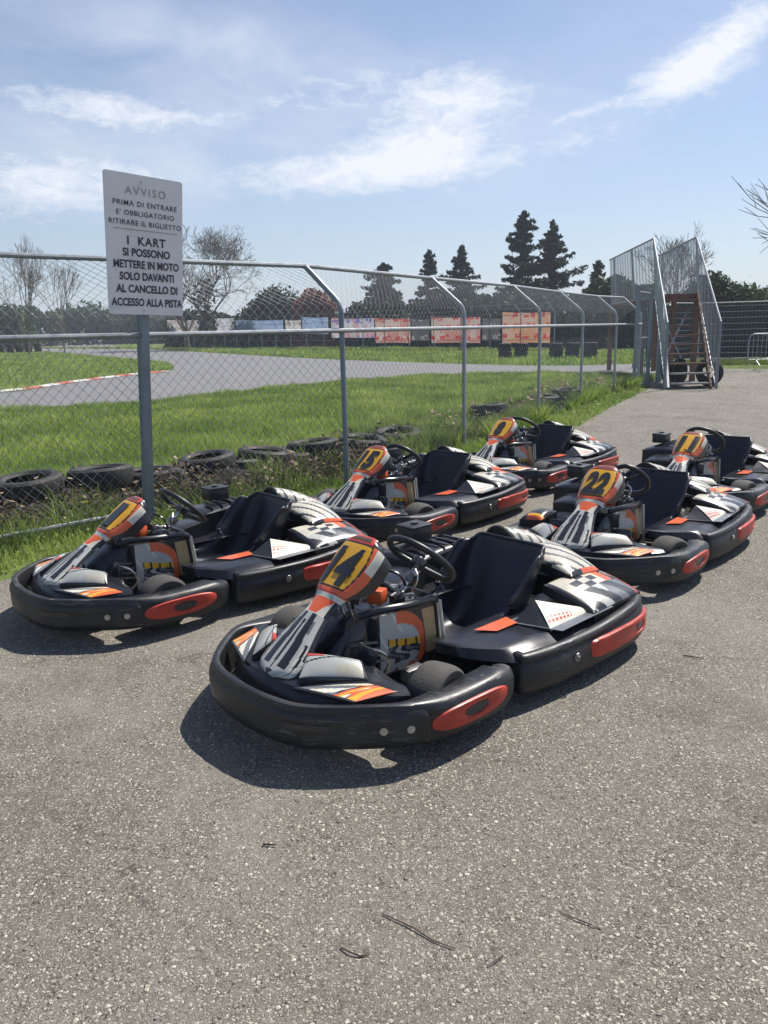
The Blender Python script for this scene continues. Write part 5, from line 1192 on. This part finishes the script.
# hedges and tree belts
hg = 'dark bushes forming the belt behind the far fence'
hl = ['far left', 'left', 'left centre', 'centre', 'right centre', 'right']
spots = [(-23, 98, 4.4), (-17.5, 92, 4.2), (-13.5, 88, 4.6), (-9, 84, 4.2), (-4.5, 80, 4.0), (-1, 74, 4.2), (3, 70, 4.4), (6.2, 66, 4.8), (9.4, 61, 4.4), (12.2, 57, 4.6), (15.4, 54, 4.8)]
for i, (x, y, h) in enumerate(spots):
    nm = ['behind the notice board', 'under the bare tree', 'below the bare tree twigs', 'in front of the rounded evergreen', 'in front of the copper shrub', 'below the broad low conifer', 'below the slim conifer', 'below the pointed conifer', 'left below the tallest conifer', 'under the tallest conifer', 'right below the tall conifers'][i]
    bushy('dark_bush', x, y, h, 3.4, 2.0, CONI if i % 2 else HEDG, 'dark belt bush ' + nm, 'bush', hg, 8000, .2)
# long low tree line far left
for i, (x, y, h, m, lab) in enumerate([(-56, 115, 7, BUSH, 'green bush mass at the far left edge'), (-66, 150, 8, BUSH, 'light green trees left of centre on the horizon'), (-58, 160, 9, BUSH, 'fuller green trees behind the parked cars'), (-50, 165, 8.5, HEDG, 'dark green trees just left of the notice board'), (-42, 160, 7, BUSH, 'green trees behind the notice board foot'), (-74, 140, 6, HEDG, 'darker bushes below the thin bare trees'), (-80, 135, 7, HEDG, 'dark hedge at the far left horizon'), (-36, 150, 6.5, HEDG, 'dark trees right of the notice board post')]):
    bushy('distant_trees', x, y, h, 7.5, 3, m, lab, 'trees', 'distant trees along the left horizon', 4200, .35, lobes=11)
# right: evergreen hedge behind the site fence
for i, (x, y, h, lab) in enumerate([(15.8, 38, 3.9, 'evergreen shrub right behind the footbridge'), (18.6, 38, 4.0, 'second evergreen shrub right of the footbridge'), (21.6, 38, 4.1, 'evergreen shrub at the right picture edge'), (24.5, 37, 4.2, 'evergreen shrub just outside the right edge')]):
    bushy('evergreen_shrub', x, y, h, 2.2, 1.6, BUSH if i % 2 else HEDG, lab, 'shrub', 'evergreen shrubs behind the site fence', 9000, .09)
b = MB()
for k in range(60):
    pass
NET = mat('shade_net', (.028, .04, .045), .85, var=.3, scale=2, bump=.3, bscale=20)
b.grid(80, 6, lambda u, v: (11.0 + 13 * u + .02 * math.sin(u * 90), 33.2 - 4.2 * u + .06 * math.sin(u * 60) * (1 - v), .12 + (2.05 + .06 * math.sin(u * 25)) * v), NET); b.grid(80, 6, lambda u, v: (11.0 + 13 * u, 33.23 - 4.2 * u + .06 * math.sin(u * 60) * (1 - v), .12 + (2.05 + .06 * math.sin(u * 25)) * v), NET)
tag(b.build('shade_net'), 'dark shade netting hung behind the wire site fence', 'netting')
grass_field('back_weeds', [(9.5, 28.4), (12.3, 28.9), (14.5, 28.2), (22, 25.5), (23, 28.5), (12.2, 31.8), (10, 31)], 9000, .06, .22, .006, WEED, lab='dry weeds at the foot of the site fence')
# ------------------------------------------------------------------ parked cars far away
def car(x, y, rz, col, lab):
    e = empty('parked_car', (x, y, 0), rz, lab, 'car', 'parked cars far off on the left'); mm_ = mat('car_paint_' + col[0], col[1], .3, coat=.5)
    prof = [(-2.05, .35), (-2.1, .75), (-1.9, .92), (-1.35, .98), (-.75, 1.42), (.75, 1.45), (1.35, 1.0), (2.0, .85), (2.1, .6), (2.05, .35)]
    b = MB(); n = len(prof); vs = [(a_, -.82, c_) for a_, c_ in prof] + [(a_, .82, c_) for a_, c_ in prof]
    b.add(vs, [list(range(n)), [n + k for k in range(n)][::-1]] + [[k, (k + 1) % n, n + (k + 1) % n, n + k] for k in range(n)], mm_, False); b.build('body', e)
    for s in (-1, 1): b = MB(); b.add([(-1.25, s * .83, .98), (-.72, s * .83, 1.36), (.70, s * .83, 1.38), (1.2, s * .83, 1.0)], [[0, 1, 2, 3]], P_BLK, False); b.build('window', e)
    for a_ in (-1.3, 1.3):
        for s in (-.8, .8): b = MB(); b.lathe([(0, -.1), (.3, -.1), (.32, 0), (.3, .1), (0, .1)], (a_, s, .32), (0, 1, 0), RUB, 16, closed=False); b.build('wheel', e)
car(-66.5, 185, .1, ('blue', (.12, .2, .4)), 'dark blue parked car, leftmost of the distant ones'); car(-61.5, 187, .0, ('white', (.6, .62, .65)), 'white parked car in the middle of the distant ones'); car(-56.8, 184, -.1, ('silver', (.35, .37, .4)), 'silver parked car, rightmost of the distant ones')

# ------------------------------------------------------------------ air
hm = bpy.data.materials.new('air_haze'); hm.use_nodes = True; hn = hm.node_tree; hn.nodes.remove(hn.nodes['Principled BSDF']); pv = hn.nodes.new('ShaderNodeVolumePrincipled')
pv.inputs['Density'].default_value = .0010; pv.inputs['Color'].default_value = (.80, .88, 1., 1); pv.inputs['Anisotropy'].default_value = .2; hn.links.new(pv.outputs[0], hn.nodes['Material Output'].inputs['Volume'])
b = MB(); b.box((-60, 95, 9), (240, 220, 20), hm); b.sm = [False] * len(b.sm); tag(b.build('haze'), 'thin pale blue air haze over the far trees', None, None, 'stuff')
